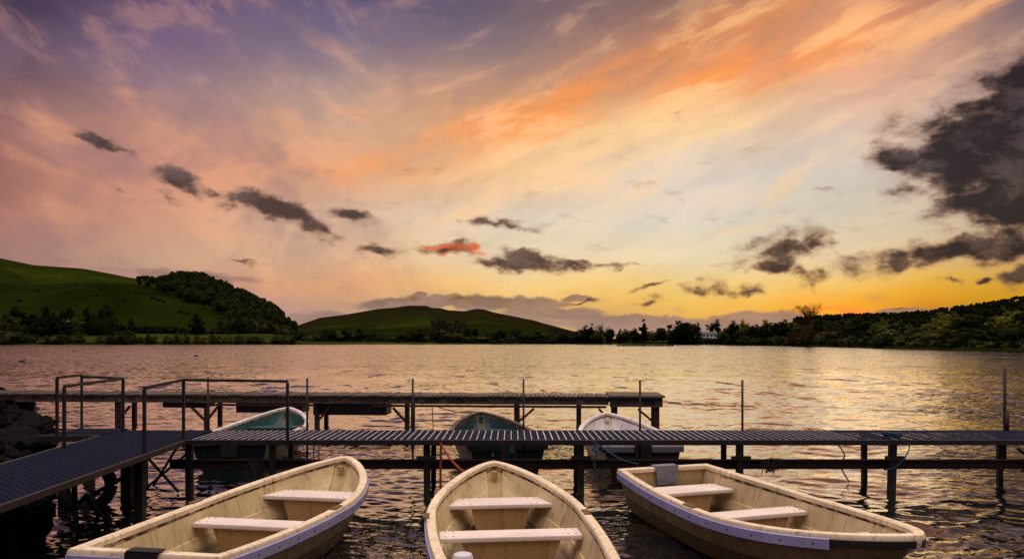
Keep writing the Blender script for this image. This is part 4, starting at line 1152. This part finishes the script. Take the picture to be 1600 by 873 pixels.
rope('blue_rope', [at(927, 689, 9.42), at(931, 697, 9.42), at(926, 702, 9.42), at(932, 708, 9.42), at(929, 720, 9.42), at(930, 738, 9.42), at(929, 752, 9.42)], .010, M_BLUE, 'knotted blue rope hanging from the jetty in front of the white boat', wob=.006)
rope('blue_line', [at(929, 690, 9.43), at(946, 702, 9.38), at(965, 714, 9.2), (1.44, 9.02, .53), (1.53, 8.72, .55)], .007, M_BLUE, 'thin blue line from the jetty to the stern of the right cream boat')
rope('blue_rope', [at(934, 691, 10.75), at(940, 697, 10.76), at(936, 700, 10.77), at(944, 705, 10.77), at(945, 700, 10.77)], .016, M_BLUE, 'bundle of blue rope on the stern corner of the white boat', wob=.01)
coil = []
for k in range(60):
    a = k * .55; coil.append((5.10 + .11 * math.cos(a) * (1 + .2 * math.sin(k)), 9.66 + .06 * math.sin(a), ZD + .012 + .0011 * k + .008 * math.sin(k * 1.7)))
rope('rope_coil', coil, .010, M_BLUE, 'loose coil of blue rope lying on the jetty deck at the right', sub=3, wob=.006)
rope('blue_rope', [(5.14, 9.50, ZD + .02), (5.20, 9.43, .66), (5.14, 9.44, .5), (5.03, 9.46, .38), (4.9, 9.50, .34)], .008, M_BLUE, 'blue rope trailing down a pile from the coil on the jetty')
rope('tangled_rope', [(4.62, 10.36, .62), (4.75, 10.30, .42), (4.70, 10.3, .25), (4.82, 10.3, .02)], .010, M_DROPE, 'dark rope tangled on a rear pile below the blue coil')
rope('bow_rope', [(3.01, 5.09, .50), (3.06, 5.0, .42), (3.14, 5.06, .36), (3.2, 5.0, .42), (3.24, 5.02, .5)], .006, M_BLUE, 'frayed rope end dangling from the bow of the right cream boat', wob=.006)
for px, py0, py1, lab in ((770, 706, 712, 'small blue tassel of rope hanging on the left of the teal boat stern'), (800, 693, 707, 'larger blue rope tassel hanging beside the pad of the teal boat stern')):
    mb = MB(); Y = 10.86; a = at(px - 4, py0 - 8, Y); b = at(px, py0, Y); c = at(px, py1, Y)
    mb.tube([a, b], .004, 5); mb.tube([b, b.lerp(c, .5), c], [.008, .022, .034], 8)
    tag(mb.build('rope_tassel', M_BLUE), lab, 'tassel')
# chain hanging under the jetty
ch = MB()
for col_, X in enumerate((X_of(490, 9.42), X_of(498, 9.42))):
    for k in range(9):
        z = .66 - k * .034; ring = []
        for a in range(9):
            t = a * 2 * math.pi / 8; dx, dz = .010 * math.cos(t), .022 * math.sin(t)
            ring.append((X + (dx if k % 2 else 0), 9.42 + (0 if k % 2 else dx), z + dz))
        ch.tube(ring, .0045, 5, False)
tag(ch.build('chain', M_STEEL), 'short doubled chain hanging under the jetty behind the left cream boat', 'chain')
# weed caught on the lower beam
def weed(X, label, n=70, seed=0, ln=.16):
    r = random.Random(seed); mb = MB()
    for k in range(n):
        x = X + r.gauss(0, .05); z = .442 + r.uniform(-.04, .03); y = 9.63 - r.uniform(0, .05)
        mb.tube([(x, y, z), (x + r.gauss(0, .03), y - .02, z - ln * r.uniform(.2, .7)), (x + r.gauss(0, .04), y - .02, z - ln * r.uniform(.4, 1.2))], [.007, .006, .003], 4)
    tag(mb.build('weed_clump', M_DROPE), label, 'weed')
weed(X_of(1203, 9.6), 'clump of weed caught on the low beam above the right cream boat', 80, 1, .15)
weed(X_of(398, 9.6), 'clump of weed caught on the low beam below the dark green boat', 60, 2, .28)
# tyre under the gangway
ty = MB(); ring = [(.26 * math.cos(a * .3307), 0, .26 * math.sin(a * .3307)) for a in range(20)]
ty.tube(ring, .075, 12, False)
tyo = ty.build('tyre', M_PAD); tag(tyo, 'old black tyre leaning under the gangway at the water edge', 'tyre'); tyo.location = (-5.30, 9.0, .22); tyo.rotation_euler = (R(-14), 0, R(20))

M_ROCK = mat('dark_rock', (.008, .007, .006), .95, (.003, .003, .0025), 3, .7, .42, .62, bump=.5, bscale=7, spec=.04)
def rock_mesh(seed, sub=4):
    r = random.Random(seed); bm = bmesh.new(); bmesh.ops.create_icosphere(bm, subdivisions=sub, radius=1)
    cuts = [(Vector((r.gauss(0, 1), r.gauss(0, 1), r.gauss(0, .8))).normalized(), r.uniform(.45, .8)) for _ in range(18)]
    for v in bm.verts:
        n = v.co.normalized(); d = 1.0
        for c, k in cuts:
            q = n.dot(c)
            if q > .1: d = min(d, k / q)
        v.co = n * d * (1 + .03 * math.sin(9 * n.x + seed) * math.cos(8 * n.y + 2 * n.z))
    from mathutils import noise as mn
    for v in bm.verts:
        p = v.co * 2.2 + Vector((seed * 3.1, 0, 0))
        v.co += v.co.normalized() * (.16 * (abs(mn.noise(p)) - .25) + .07 * mn.noise(p * 2.7) + .03 * mn.noise(p * 7))
    me = bpy.data.meshes.new('rock'); bm.to_mesh(me); bm.free(); me.materials.append(M_ROCK); return me
RM = [rock_mesh(k) for k in range(7)]
r2 = random.Random(12)
def rock(X, Y, s, label, group=None, z=None, flat=.7, i=None):
    o = bpy.data.objects.new('boulder', RM[r2.randrange(7) if i is None else i]); C.objects.link(o); tag(o, label, 'boulder', group)
    z = float(bank_z(X, Y)) + s * flat * .25 if z is None else z
    o.location = (X, Y, z); o.scale = (s, s * r2.uniform(.75, 1.1), s * flat * r2.uniform(.8, 1.15)); o.rotation_euler = (r2.uniform(-.3, .3), r2.uniform(-.3, .3), r2.random() * 6.28)
    return o
big = rock(X_of(18, 12.6), 12.6, .86, 'big flat-topped dark boulder at the water edge below the rock pile on the left', z=.12, flat=.62, i=2); big.rotation_euler = (0, .05, .3); big.scale = (.95, .7, .42)
G = 'boulders of the left rock pile'
for k in range(44):
    Y = r2.uniform(13.2, 19.5); xs = float(np.interp(Y, [b_[0] for b_ in BANK], [b_[1] for b_ in BANK]))
    rock(xs - r2.random() ** 1.3 * 2.6 + .25, Y, r2.uniform(.28, .62), 'dark boulder in the rock pile under the landward end of the timber pier', G)
G = 'rocks along the bank under the gangway'
for X, Y, q in ((-5.0, 7.25, .42), (-5.35, 7.7, .46), (-4.85, 6.75, .36), (-5.6, 8.2, .40), (-5.15, 7.0, .34), (-5.75, 8.7, .34)):
    rock(X, Y, q, 'dark wet rock on the bank beside and under the gangway', G, z=.04)
for k in range(60):
    Y = r2.uniform(5.0, 13.0); xs = float(np.interp(Y, [b_[0] for b_ in BANK], [b_[1] for b_ in BANK]))
    rock(xs - r2.random() ** 1.5 * 1.6 + .18, Y, r2.uniform(.10, .34), 'dark wet rock on the bank beside and under the gangway', G)
